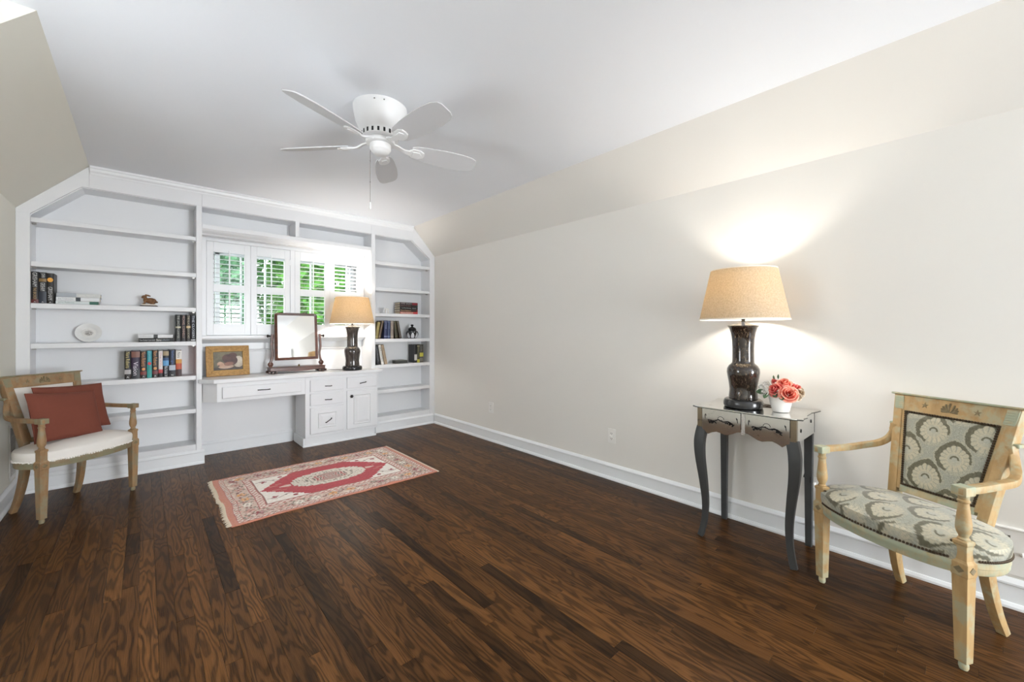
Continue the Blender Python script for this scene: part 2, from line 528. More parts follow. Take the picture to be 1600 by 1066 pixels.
# simple sashes for the unseen alcove window and the added rear light opening
def sash(name, axis, at, u0, u1, z0, z1):
    m = MB(); w = 0.05
    n = 3
    bars = [(u0, u0 + w, z0, z1), (u1 - w, u1, z0, z1), (u0, u1, z0, z0 + w), (u0, u1, z1 - w, z1), (u0, u1, (z0 + z1) / 2 - 0.02, (z0 + z1) / 2 + 0.02)]
    bars += [(u0 + (u1 - u0) * k / n - 0.012, u0 + (u1 - u0) * k / n + 0.012, z0, z1) for k in range(1, n)]
    for p, q, r, s_ in bars:
        if axis == 'x': m.box(at, at + 0.03, p, q, r, s_)
        else: m.box(p, q, at, at + 0.03, r, s_)
    return struct(m.build(name, M_trim))
sash('window_2', 'x', XA - 0.09, 1.45, 2.3, 0.8, 1.84)
sash('added_window', 'y', YF - 0.09, 1.5, 2.62, 0.15, 2.1)
# door behind the camera (it shows in the tilting mirror)
door = struct(box('door_1', M_trim, -0.4, 0.4, YF + 0.002, YF + 0.035, 0.0, 2.03))
for x0, x1 in ((-0.31, -0.03), (0.04, 0.32)):
    for z0, z1 in ((0.2, 0.9), (1.05, 1.9)):
        box('door_panel', M_trim, x0, x1, YF + 0.035, YF + 0.045, z0, z1, door, 0.006)

door2 = struct(box('door_2', M_trim, XR - 0.035, XR - 0.002, -2.75, -1.95, 0.0, 2.03))
for y0, y1 in ((-2.66, -2.38), (-2.31, -2.03)):
    for z0, z1 in ((0.2, 0.9), (1.05, 1.9)):
        box('door_panel', M_trim, XR - 0.045, XR - 0.035, y0, y1, z0, z1, door2, 0.006)

# baseboards: tall board, bead on top, shoe at the floor
def base_profile(d):
    # (distance from wall, z)
    return [(0, 0), (0.026, 0), (0.026, 0.010), (0.020, 0.022), (0.014, 0.024), (0.014, 0.094), (0.019, 0.098), (0.019, 0.106), (0.010, 0.118), (0.004, 0.124), (0, 0.124)]
m = MB(); m.prism([(XR - d, z) for d, z in base_profile(0)], -1.9, YB - 0.012, 'y'); struct(m.build('baseboard_right', M_trim))
m = MB(); m.prism([(XL + d, z) for d, z in base_profile(0)], YA + 0.1, YB - 0.012, 'y'); struct(m.build('baseboard_left', M_trim))
m = MB(); m.prism([(YW - d, z) for d, z in base_profile(0)], 0.382, 1.17, 'x'); struct(m.build('baseboard_back', M_trim))
# crown along the top of the built-ins
m = MB(); m.prism([(YB, 2.378), (YB - 0.006, 2.378), (YB - 0.010, 2.390), (YB - 0.022, 2.402), (YB - 0.026, 2.420), (YB - 0.034, 2.424), (YB - 0.034, 2.439), (YB, 2.439)], -0.312, 2.438, 'x')
struct(m.build('trim_1', M_trim))

# ------------------------------------------------------------------ built-in bookcases
BB = 4.742      # shelf back
FT = 0.019
def shelf_board(par, x0, x1, zb, t=0.037):
    o = box('shelf', M_white, x0 + 0.001, x1 - 0.001, YB + 0.004, BB, zb, zb + t, par, 0.003)
    # little support clips under the ends
    for xx in (x0 + 0.012, x1 - 0.012):
        MB().box(xx - 0.011, xx + 0.011, YB + 0.05, YB + 0.07, zb - 0.008, zb).build('shelf_clip', M_steel, o)
    return o

lb = thing('bookcase', 'white built-in bookcase left of the window, with sloped top corner at the left wall', 'bookcase', (-0.15, YB, 0))
lb_off = Matrix.Translation((0.15, -YB, 0))
def into(par, obs):
    """objects were built in world space: move them under an empty that stands elsewhere"""
    inv = Matrix.Translation(-Vector(par.location))
    for o in obs:
        o.data.transform(inv)
def sub(par, fn):
    before = set(bpy.data.objects)
    fn()
    for o in set(bpy.data.objects) - before:
        if o.type == 'MESH':
            o.data.transform(Matrix.Translation(-Vector(par.location)))

def left_unit():
    P = lb
    MB().box(XL + 0.001, -0.615, YB, BB + 0.01, 0.0, 2.02).build('stile', M_white, P, 0.002)
    MB().box(0.338, 0.378, YB, YW - 0.001, 0.0, 2.272).build('stile', M_white, P, 0.002)
    MB().prism([(XL + 0.001, 2.02), (-0.615, 2.02), (-0.359, 2.272), (-0.3175, 2.272), (-0.3175, 2.437), (XL + 0.001, 2.048)], YB, YB + FT, 'y').build('sloped_rail', M_white, P, 0.001)
    MB().box(-0.3170, 0.3775, YB, YB + FT, 2.272, 2.4385).build('top_rail', M_white, P, 0.001)
    MB().prism([(XL + 0.001, 0.0), (0.337, 0.0), (0.337, 2.43), (-0.32, 2.43), (XL + 0.001, 2.04)], BB, BB + 0.012, 'y').build('back_panel', M_white, P)
    MB().prism([(-0.63, 2.02), (-0.615, 2.012), (-0.355, 2.268), (-0.355, 2.285)], YB + FT, BB, 'y').build('sloped_soffit', M_white, P)
    MB().box(-0.36, 0.337, YB + FT, BB, 2.268, 2.285).build('top_board', M_white, P)
    for zb, t in ((1.961, 0.034), (1.639, 0.037), (1.335, 0.037), (1.040, 0.037), (0.740, 0.037), (0.448, 0.037)):
        shelf_board(P, -0.615, 0.338, zb, t)
    MB().box(-0.6145, 0.3375, YB + 0.002, BB, 0.130, 0.174).build('bottom_shelf', M_white, P, 0.003)
    prof = [(YB, 0.0), (YB - 0.024, 0.0), (YB - 0.024, 0.010), (YB - 0.018, 0.022), (YB - 0.013, 0.024), (YB - 0.013, 0.096), (YB - 0.016, 0.102), (YB - 0.010, 0.114), (YB - 0.003, 0.122), (YB, 0.122)]
    MB().prism(prof, XL + 0.028, 0.395, 'x').build('plinth', M_trim, P)
    MB().box(XL + 0.03, 0.337, YB + 0.0005, BB, 0.0, 0.13).build('kick_board', M_white, P)
sub(lb, left_unit)

rb = thing('bookcase', 'white built-in bookcase right of the window, its top corner sloping down to the right wall', 'bookcase', (2.33, YB, 0))
def right_unit():
    P = rb
    MB().box(2.672, XR - 0.001, YB, BB + 0.01, 0.0, 2.07).build('stile', M_white, P, 0.002)
    MB().box(1.918, 1.963, YB, YW - 0.001, 0.0, 2.272).build('stile', M_white, P, 0.002)
    MB().prism([(XR - 0.001, 2.07), (2.672, 2.07), (2.427, 2.272), (2.4435, 2.272), (2.4435, 2.437), (XR - 0.001, 2.107)], YB, YB + FT, 'y').build('sloped_rail', M_white, P, 0.001)
    MB().box(1.9185, 2.443, YB, YB + FT, 2.272, 2.4385).build('top_rail', M_white, P, 0.001)
    MB().prism([(XR - 0.001, 0.0), (1.964, 0.0), (1.964, 2.43), (2.44, 2.43), (XR - 0.001, 2.10)], BB, BB + 0.012, 'y').build('back_panel', M_white, P)
    MB().prism([(2.687, 2.072), (2.672, 2.062), (2.424, 2.268), (2.424, 2.285)], YB + FT, BB, 'y').build('sloped_soffit', M_white, P)
    MB().box(1.964, 2.43, YB + FT, BB, 2.268, 2.285).build('top_board', M_white, P)
    for zb in (1.933, 1.630, 1.334, 1.036, 0.736, 0.445):
        shelf_board(P, 1.963, 2.672, zb)
    MB().box(1.9635, 2.6715, YB + 0.002, BB, 0.130, 0.174).build('bottom_shelf', M_white, P, 0.003)
    prof = [(YB, 0.0), (YB - 0.024, 0.0), (YB - 0.024, 0.010), (YB - 0.018, 0.022), (YB - 0.013, 0.024), (YB - 0.013, 0.096), (YB - 0.016, 0.102), (YB - 0.010, 0.114), (YB - 0.003, 0.122), (YB, 0.122)]
    MB().prism(prof, 1.958, XR - 0.027, 'x').build('plinth', M_trim, P)
    MB().box(1.965, XR - 0.03, YB + 0.0005, BB, 0.0, 0.13).build('kick_board', M_white, P)
sub(rb, right_unit)

br = thing('bridge_cubby', 'white two-bay cubby shelf bridging the bookcases above the window', 'shelf', (1.148, YB, 2.07))
def bridge():
    P = br
    MB().box(0.3785, 1.9175, YB, YB + FT, 2.272, 2.4385).build('top_rail', M_white, P, 0.001)
    MB().box(0.379, 1.917, YB + 0.004, BB, 2.078, 2.118).build('shelf', M_white, P, 0.003)
    MB().box(1.131, 1.167, YB, BB, 2.118, 2.272).build('divider', M_white, P, 0.002)
    MB().box(0.379, 1.917, BB, BB + 0.012, 2.05, 2.42).build('back_panel', M_white, P)
    MB().box(0.379, 1.917, YB + FT, BB, 2.268, 2.285).build('top_board', M_white, P)
    cove = [(YB + 0.012, 2.078), (YB + 0.020, 2.066), (YB + 0.036, 2.056), (YB + 0.060, 2.046), (YB + 0.066, 2.036), (YB + 0.09, 2.036), (YB + 0.09, 2.078)]
    MB().prism(cove, 0.379, 1.917, 'x').build('cove_molding', M_white, P)
    MB().box(0.379, 1.917, YB + 0.088, YB + 0.15, 2.036, 2.078).build('valance', M_white, P)
sub(br, bridge)

# ------------------------------------------------------------------ window, casing, shutters
win = struct(MB().box(0.3785, 0.428, 4.728, YW - 0.001, 1.10, 2.05).box(1.8815, 1.9175, 4.728, YW - 0.001, 1.10, 2.05)
             .box(0.428, 1.8815, 4.728, YW - 0.001, 2.010, 2.05).box(1.1335, 1.1765, 4.728, 4.775, 1.128, 2.010).build('window_1', M_trim, None, 0.002))
MB().box(0.379, 1.917, 4.695, YW - 0.001, 1.098, 1.124).build('window_sill', M_trim, win, 0.003)
MB().prism([(4.70, 1.098), (4.705, 1.088), (4.74, 1.075), (4.795, 1.05), (4.808, 1.05), (4.808, 1.098)], 0.379, 1.917, 'x').build('sill_apron', M_trim, win)
MB().box(0.379, 1.917, YW - 0.012, YW - 0.0005, 0.985, 1.05).build('apron_board', M_trim, win, 0.003)
for x0, x1 in ((0.51, 1.14), (1.16, 1.79)):
    s_ = MB()
    for a in ((x0, x0 + 0.035, 1.18, 1.95), (x1 - 0.035, x1, 1.18, 1.95), (x0, x1, 1.18, 1.22), (x0, x1, 1.91, 1.95), (x0, x1, 1.55, 1.585)):
        s_.box(a[0], a[1], 4.85, 4.88, a[2], a[3])
    so = s_.build('sash', M_trim, win, 0.002)
    for k in (1, 2):
        xx = x0 + (x1 - x0) * k / 3
        MB().box(xx - 0.008, xx + 0.008, 4.855, 4.875, 1.22, 1.91).build('muntin', M_trim, so)
    for z0, z1 in ((1.22, 1.55), (1.585, 1.91)):
        MB().box(x0 + 0.035, x1 - 0.035, 4.863, 4.867, z0, z1).build('pane', M_glass, so)

SH_L = ['leftmost white plantation shutter panel, next to the left bookcase',
        'white plantation shutter panel second from the left, just left of the center post',
        'white plantation shutter panel just right of the center post, behind the dressing mirror',
        'rightmost white plantation shutter panel, behind the lampshade on the desk']
def shutter(x0, x1, label, tilt, hinge_right):
    cx = (x0 + x1) / 2
    t = thing('window_shutter', label, 'shutter', (cx, 4.745, 1.128), 0, 'plantation shutter panels')
    w = (x1 - x0) / 2; Y0, Y1 = -0.014, 0.014
    zz = lambda z: z - 1.128
    sw = 0.052
    for a, b in ((-w, -w + sw), (w - sw, w)):
        MB().box(a, b, Y0, Y1, 0, zz(2.008)).build('stile', M_trim, t, 0.002)
    for a, b in ((0, zz(1.235)), (zz(1.611), zz(1.538)), (zz(1.912), zz(2.008))):
        a, b = min(a, b), max(a, b)
        MB().box(-w + sw, w - sw, Y0, Y1, a, b).build('rail', M_trim, t, 0.002)
    n = 7
    slat_me = None
    for z0, z1 in ((1.235, 1.538), (1.611, 1.912)):
        for k in range(n):
            zc = zz(z0 + (z1 - z0) * (k + 0.5) / n)
            if slat_me is None:
                sp = [(0.022 * math.cos(a), 0.0042 * math.sin(a)) for a in [2 * PI * i / 10 for i in range(10)]]
                o = MB().prism(sp, -w + sw + 0.001, w - sw - 0.001, 'x').build('slat', M_trim, t, 0)
                slat_me = o.data
            else:
                o = bpy.data.objects.new('slat', slat_me); COL.objects.link(o); o.parent = t
            o.location = (0, 0.0, zc); o.rotation_euler = (tilt, 0, 0)
        MB().box(-0.006, 0.006, -0.036, -0.026, zz(z0) + 0.006, zz(z1) + 0.022).build('tilt_rod', M_trim, t, 0.002)
    hx = w - 0.004 if hinge_right else -w + 0.004
    for hz in (0.16, 0.72):
        MB().box(hx - 0.005, hx + 0.005, Y0 - 0.004, Y0, hz, hz + 0.06).build('hinge', M_trim, t, 0.001)
shutter(0.4290, 0.7800, SH_L[0], 0.08, False)
shutter(0.7815, 1.1325, SH_L[1], 0.08, True)
shutter(1.1780, 1.5290, SH_L[2], -0.02, False)
shutter(1.5300, 1.8805, SH_L[3], -0.16, True)

# greenery outside the window
def leaf_mat(name, a, b):
    m, t, bs = nt(name)
    out = [n for n in t.nodes if n.type == 'OUTPUT_MATERIAL'][0]
    f = noise_n(t, 9, 3, obj_coord(t), 0.6)
    c = ramp(t, f, [(0.3, a), (0.7, b)])
    d = node(t, 'ShaderNodeBsdfDiffuse'); tr = node(t, 'ShaderNodeBsdfTranslucent'); mx = node(t, 'ShaderNodeMixShader')
    lk(t, c, d.inputs[0]); lk(t, c, tr.inputs[0]); mx.inputs[0].default_value = 0.4
    lk(t, d.outputs[0], mx.inputs[1]); lk(t, tr.outputs[0], mx.inputs[2]); lk(t, mx.outputs[0], out.inputs[0])
    return m
M_leaf1 = leaf_mat('bright_leaves', S(52, 92, 38), S(92, 138, 62))
M_leaf2 = leaf_mat('deep_leaves', S(38, 74, 38), S(70, 114, 58))
M_leaf3 = leaf_mat('pale_leaves', S(56, 88, 64), S(90, 122, 92))
M_bark = wood('bark', S(60, 50, 42), S(98, 84, 70), (20, 20, 4), 0.9)
def tree(label, x, y, zc, rx, ry, rz, n, mat, seed):
    rg = random.Random(seed)
    t = thing('garden_tree', label, 'tree', (x, y, -2.6), 0, 'trees outside the window')
    m = MB()
    for i in range(n):
        while True:
            p = Vector((rg.uniform(-1, 1), rg.uniform(-1, 1), rg.uniform(-1, 1)))
            if abs(p.x) ** 4 + abs(p.y) ** 4 + abs(p.z) ** 4 < 1: break
        p = Vector((p.x * rx, p.y * ry, p.z * rz + zc + 2.6))
        s_ = rg.uniform(0.05, 0.11) * (1.5 if rx > 2 else 1.0)
        a = Vector((rg.gauss(0, 1), rg.gauss(0, 1), rg.gauss(0, 1))).normalized()
        b = a.orthogonal().normalized(); c = a.cross(b)
        m.add([p - b * s_, p - c * s_ * 0.45, p + b * s_, p + c * s_ * 0.45 + a * s_ * 0.2], [(0, 1, 2, 3)])
    o = m.build('foliage', mat, t, fixn=False); o['kind'] = 'stuff'
    MB().tube([(0, 0, 0), (0.04, 0, 1.6), (0, 0.05, zc + 2.6)], [0.11, 0.09, 0.04], 8).build('trunk', M_bark, t, smooth=True)
tree('pale green tree seen through the leftmost shutter panel', 0.75, 7.7, 1.7, 0.50, 0.9, 1.9, 3600, M_leaf3, 3)
tree('bright green tree seen through the shutters left of the center post', 2.05, 7.7, 1.7, 0.50, 0.9, 1.9, 3600, M_leaf1, 4)
tree('deep green tree seen through the shutters right of the center post', 3.35, 7.7, 1.7, 0.50, 0.9, 1.9, 3600, M_leaf2, 5)
tree('broad green tree filling the background beyond the garden trees', 2.4, 10.6, 2.2, 3.6, 1.2, 3.2, 15000, M_leaf2, 6)

# ------------------------------------------------------------------ desk: worktop, pencil drawer, cabinet
wt_poly = [(0.379, YW - 0.0035), (0.379, 4.522), (0.352, 4.522), (0.352, 4.484), (0.448, 4.382), (1.985, 4.382), (1.985, 4.522), (1.917, 4.522), (1.917, YW - 0.0035)]
tag(MB().prism(wt_poly, 0.706, 0.741, 'z').build('worktop', M_white, None, 0.004), 'white painted desk worktop with clipped corner running under the window', 'worktop')
tag_bs = thing('backsplash_panel', 'white wainscot panel on the wall between worktop and window sill', 'panel', (1.148, YW, 0.742))
MB().box(-0.769, 0.769, -0.012, -0.0006, 0.0, 0.243).build('board', M_white, tag_bs, 0.002)
MB().prism([(-0.012, 0.222), (-0.019, 0.226), (-0.019, 0.236), (-0.012, 0.243)], -0.769, 0.769, 'x').build('bead', M_white, tag_bs)

def panel_front(par, name, x0, x1, z0, z1, y=0.0, raised=False, t=0.019):
    """drawer front or door with an ogee-ish edge; optional raised center panel"""
    m = MB().box(x0, x1, y - t, y, z0, z1)
    o = m.build(name, M_white, par, 0.005, seg=3)
    if raised:
        mx = 0.085 if raised == 'drawer' else 0.082
        mz = 0.068 if raised == 'drawer' else 0.058
        a0, a1, b0, b1 = x0 + mx, x1 - mx, z0 + mz, z1 - mz
        fr = MB(); w = 0.012
        # raised field with sloping edges, standing in a shallow molded frame
        yf = y - t
        vs = []
        for ins, yy in ((-0.014, yf), (-0.008, yf - 0.006), (0.0, yf - 0.001), (0.004, yf - 0.001), (0.026, yf - 0.007)):
            vs += [(a0 + ins, yy, b0 + ins), (a1 - ins, yy, b0 + ins), (a1 - ins, yy, b1 - ins), (a0 + ins, yy, b1 - ins)]
        fs = []
        for r in range(4):
            for k in range(4): fs.append((r * 4 + k, r * 4 + (k + 1) % 4, r * 4 + 4 + (k + 1) % 4, r * 4 + 4 + k))
        fs.append((16, 17, 18, 19))
        fr.add(vs, fs).build('raised_panel', M_white, o)
    return o
def bar_handle(par, x, z, y, L=0.062, tilt=0.0):
    pts = [(-L / 2, 0, 0), (-L / 2, -0.016, 0), (-L / 4, -0.021, 0.001), (0, -0.022, 0), (L / 4, -0.021, -0.001), (L / 2, -0.016, 0), (L / 2, 0, 0)]
    m = MB().tube(cr(pts, 3), [0.0042] * (len(pts) * 3 - 2), 7)
    m.xform(Matrix.Translation((x, y, z)) @ Matrix.Rotation(tilt, 4, 'Y'))
    return m.build('handle', M_iron, par, smooth=True, label='dark iron drawer pull')

YCF = 4.42
pd = thing('pencil_drawer_unit', 'white drawer unit with canted left corner hung under the worktop over the kneehole', 'drawer', (0.82, YCF, 0.536))
def pdu():
    P = pd
    MB().prism([(0.382, 4.518), (0.475, YCF), (1.1945, YCF), (1.1945, YCF + 0.02), (0.49, YCF + 0.02), (0.40, 4.52)], 0.536, 0.7055, 'z').build('apron', M_white, P, 0.0015)
    MB().box(0.49, 1.194, YCF + 0.02, YW - 0.02, 0.545, 0.70).build('drawer_box', M_white, P)
    d = panel_front(P, 'drawer', 0.512, 1.157, 0.567, 0.668, YCF)
    bar_handle(d, 0.832, 0.620, YCF - 0.019, 0.095)
sub(pd, pdu)

cab = thing('base_cabinet', 'white base cabinet with drawers and a door supporting the right end of the desk', 'cabinet', (1.57, YCF, 0))
def cabu():
    P = cab
    MB().prism([(1.195, YCF), (1.9455, YCF), (1.9455, YB - 0.002), (1.917, YB - 0.002), (1.917, YW - 0.03), (1.195, YW - 0.03)], 0.0905, 0.7055, 'z').build('body', M_white, P, 0.0015)
    MB().box(1.19, 1.916, YCF + 0.022, YW - 0.03, 0.0, 0.0905).build('toe_kick', M_white, P)
    MB().prism([(YCF + 0.022, 0.0), (YCF + 0.004, 0.0), (YCF + 0.004, 0.010), (YCF + 0.012, 0.018), (YCF + 0.022, 0.018)], 1.176, 1.930, 'x').build('shoe_molding', M_trim, P)
    MB().box(1.178, 1.19, YCF + 0.012, YW - 0.03, 0.0, 0.09).build('side_baseboard', M_trim, P, 0.002)
    for z0, z1 in ((0.553, 0.670), (0.411, 0.532)):
        d = panel_front(P, 'drawer', 1.238, 1.566, z0, z1, YCF)
        bar_handle(d, 1.409, (z0 + z1) / 2 - 0.009, YCF - 0.019, 0.06, 0.03)
    d = panel_front(P, 'drawer', 1.238, 1.566, 0.124, 0.388, YCF, 'drawer')
    bar_handle(d, 1.409, 0.249, YCF - 0.026, 0.066, -0.62)
    d = panel_front(P, 'drawer', 1.600, 1.930, 0.553, 0.671, YCF)
    bar_handle(d, 1.770, 0.606, YCF - 0.019, 0.062, -0.18)
    d = panel_front(P, 'door', 1.600, 1.930, 0.119, 0.529, YCF, 'door')
    k = MB().lathe([(0.004, 0), (0.005, 0.012), (0.013, 0.016), (0.015, 0.022), (0.010, 0.027), (0.002, 0.029)], 12)
    for a in range(6):
        an = a * PI / 3
        k.ball((0.015 * math.cos(an), 0.015 * math.sin(an), 0.02), 0.0055, 6, 4)
    k.xform(Matrix.Translation((1.642, YCF - 0.019, 0.470)) @ Matrix.Rotation(PI / 2, 4, 'X'))
    k.build('knob', M_iron, d, smooth=True, label='dark iron flower-shaped knob')
sub(cab, cabu)

# ------------------------------------------------------------------ ceiling fan
fan = thing('ceiling_fan', 'white five-blade hugger ceiling fan with pull chain', 'ceiling fan', (1.0, 2.235, ZC))
MB().lathe([(0.142, 0), (0.148, -0.004), (0.148, -0.016), (0.144, -0.045), (0.135, -0.085), (0.121, -0.118), (0.106, -0.137), (0.102, -0.142), (0.100, -0.146), (0.0995, -0.175), (0.090, -0.181), (0.06, -0.182)], 48).build('motor_housing', M_fan, fan, smooth=True)
for k in range(20):
    a = 2 * PI * k / 20 + 0.1
    m = MB().box(0.0990, 0.1012, -0.0055, 0.0055, -0.172, -0.150)
    m.xform(Matrix.Rotation(a, 4, 'Z')); m.build('vent_slot', M_black, fan)
for a in (-2.2, -1.86):
    m = MB().ball((0.1475, 0, -0.024), 0.004, 8, 6); m.xform(Matrix.Rotation(a, 4, 'Z')); m.build('screw', M_steel, fan, smooth=True)
MB().lathe([(0.03, -0.178), (0.076, -0.184), (0.079, -0.188), (0.079, -0.204), (0.072, -0.210), (0.03, -0.211)], 40).build('flywheel', M_fan, fan, smooth=True)
MB().lathe([(0.056, -0.206), (0.058, -0.210), (0.058, -0.236), (0.054, -0.244), (0.050, -0.246), (0.047, -0.252), (0.038, -0.262), (0.02, -0.268), (0.004, -0.269)], 36).build('switch_housing', M_fan, fan, smooth=True)
def blade_outline():
    pr = [(0.175, 0.040), (0.20, 0.052), (0.27, 0.062), (0.38, 0.070), (0.48, 0.070), (0.545, 0.062), (0.578, 0.046), (0.588, 0.026)]
    return [(r, w) for r, w in pr] + [(r, -w) for r, w in reversed(pr)]
for k in range(5):
    ang = math.radians(204.2 - 72 * k)
    R = Matrix.Rotation(ang, 4, 'Z') @ Matrix.Translation((0, 0, -0.212)) @ Matrix.Rotation(math.radians(-19), 4, 'X')
    m = MB().prism(blade_outline(), -0.003, 0.003, 'z'); m.xform(R)
    bl = m.build('blade', M_blade, fan, 0.001)
    # iron: neck from the flywheel, then a small shield plate screwed under the blade
    m = MB().sweep(cr([(0.055, 0, 0.018), (0.10, 0, 0.010), (0.14, 0, -0.006), (0.18, 0, -0.008)], 4), [0.036 - 0.0016 * i for i in range(7)] + [0.026, 0.027, 0.03, 0.034, 0.04, 0.046], 0.009)
    m.prism([(0.165, 0.020), (0.185, 0.034), (0.225, 0.034), (0.250, 0.020), (0.255, 0.0), (0.250, -0.020), (0.225, -0.034), (0.185, -0.034), (0.165, -0.020)], -0.011, -0.003, 'z')
    m.xform(R); bi = m.build('blade_iron', M_fan, bl, 0.0015)
    m = MB().prism([(0.182, 0.016), (0.222, 0.020), (0.238, 0.0), (0.222, -0.020), (0.182, -0.016)], -0.015, -0.010, 'z')
    m.xform(R); m.build('iron_boss', M_fan, bl, 0.0015)
cx, cy = -0.052 * math.cos(0.7319), 0.052 * math.sin(0.7319)
ch = MB().tube([(cx * 0.95, cy * 0.95, -0.242), (cx * 1.12, cy * 1.12, -0.246), (cx * 1.12, cy * 1.12, -0.54)], 0.0012, 6)
for z in (-0.30, -0.42): ch.ball((cx * 1.12, cy * 1.12, z), 0.003, 8, 6)
pc = ch.build('pull_chain', M_steel, fan, smooth=True)
MB().lathe([(0.002, -0.535), (0.0055, -0.540), (0.006, -0.555), (0.0065, -0.572), (0.004, -0.576)], 10, (cx * 1.12, cy * 1.12)).build('fob', M_fan, pc, smooth=True)
MB().lathe([(0.006, -0.244), (0.008, -0.236), (0.006, -0.23)], 8, (cx, cy)).build('chain_eyelet', M_steel, fan, smooth=True)

# ------------------------------------------------------------------ table lamps
def lamp(label, loc, vase, power, cord_pts, scale=1.0):
    t = thing('table_lamp', label, 'lamp', loc, 0, 'pair of table lamps')
    t.scale = (0.895 * scale, 0.895 * scale, scale)
    MB().lathe([(0.098, 0), (0.107, 0.003), (0.110, 0.012), (0.110, 0.028), (0.104, 0.042), (0.094, 0.047), (0.05, 0.048)], 40).build('base', M_lampbase, t, smooth=True)
    prof = [(0.080, 0.047), (0.081, 0.06), (0.078, 0.085), (0.077, 0.10), (0.081, 0.135), (0.088, 0.17), (0.092, 0.195), (0.090, 0.215), (0.080, 0.232), (0.066, 0.243), (0.062, 0.248),
            (0.0605, 0.262), (0.0605, 0.33), (0.063, 0.375), (0.070, 0.415), (0.080, 0.442), (0.087, 0.450), (0.086, 0.453)]
    MB().lathe(prof, 48).build('vase_body', vase, t, smooth=True)
    MB().lathe([(0.0865, 0.452), (0.088, 0.455), (0.060, 0.460), (0.026, 0.468), (0.012, 0.476), (0.010, 0.486)], 36).build('cap', M_lampbase, t, smooth=True)
    MB().lathe([(0.006, 0.484), (0.012, 0.490), (0.015, 0.499), (0.011, 0.508), (0.006, 0.512), (0.006, 0.545), (0.014, 0.548), (0.014, 0.590)], 16).build('socket', M_iron, t, smooth=True)
    MB().ball((0, 0, 0.625), (0.028, 0.028, 0.038), 16, 10).build('bulb', M_bulb, t, smooth=True)
    # drum shade: outer cloth, pale rim and lining, spider ring
    zb, zt, rb_, rt = 0.487, 0.768, 0.250, 0.184
    MB().lathe([(rb_, zb), (rt, zt), (rt - 0.003, zt), (rb_ - 0.003, zb), (rb_, zb)], 64, caps=False).build('lamp_shade', M_shade, t, smooth=True)
    MB().lathe([(rb_ - 0.0035, zb), (rb_ + 0.0006, zb), (rb_ - 0.0010, zb + 0.007), (rb_ - 0.0045, zb + 0.007), (rb_ - 0.0035, zb)], 64, caps=False).build('shade_rim', M_shade_trim, t, smooth=True)
    MB().lathe([(rt - 0.0035, zt), (rt + 0.0006, zt), (rt + 0.0018, zt - 0.005), (rt - 0.0020, zt - 0.005), (rt - 0.0035, zt)], 64, caps=False).build('shade_rim', M_shade_trim, t, smooth=True)
    sp = MB()
    for k in range(3):
        a = k * 2 * PI / 3 + 0.4
        sp.tube([(0.006 * math.cos(a), 0.006 * math.sin(a), 0.735), ((rt + 0.004) * math.cos(a), (rt + 0.004) * math.sin(a), 0.742)], 0.0018, 6)
    for sx in (-1, 1):
        sp.tube(cr([(0.012 * sx, 0, 0.56), (0.045 * sx, 0, 0.60), (0.045 * sx, 0, 0.68), (0, 0, 0.735)], 5), 0.0018, 6)
    sp.build('harp', M_brass, t)
    MB().tube(cr(cord_pts, 6), 0.0026, 6).build('cord', M_cord, t, smooth=True)
    l = bpy.data.lights.new('lamp_light', 'POINT'); l.energy = power; l.color = (1.0, 0.95, 0.88); l.shadow_soft_size = 0.035
    lo = bpy.data.objects.new('lamp_light', l); COL.objects.link(lo); lo.parent = t; lo.location = (0, 0, 0.625)
    return t
LR = (2.497, 0.840, 0.7455)
lamp('speckled dark vase table lamp with lit linen shade on the mirrored console table', LR, M_vase, 27.0,
     [(0.05, 0.09, 0.006), (0.10, -0.02, 0.004), (0.14, -0.12, 0.004), (0.17, -0.06, 0.004), (0.19, 0.05, 0.004)])
lamp('dark grey vase table lamp with lit linen shade standing on the desk', (1.684, 4.476, 0.7415), M_vase2, 40.0,
     [(-0.08, 0.06, 0.005), (-0.12, 0.14, 0.004), (-0.18, 0.18, 0.004), (-0.235, 0.16, 0.004), (-0.25, 0.20, 0.004)], 1.03)

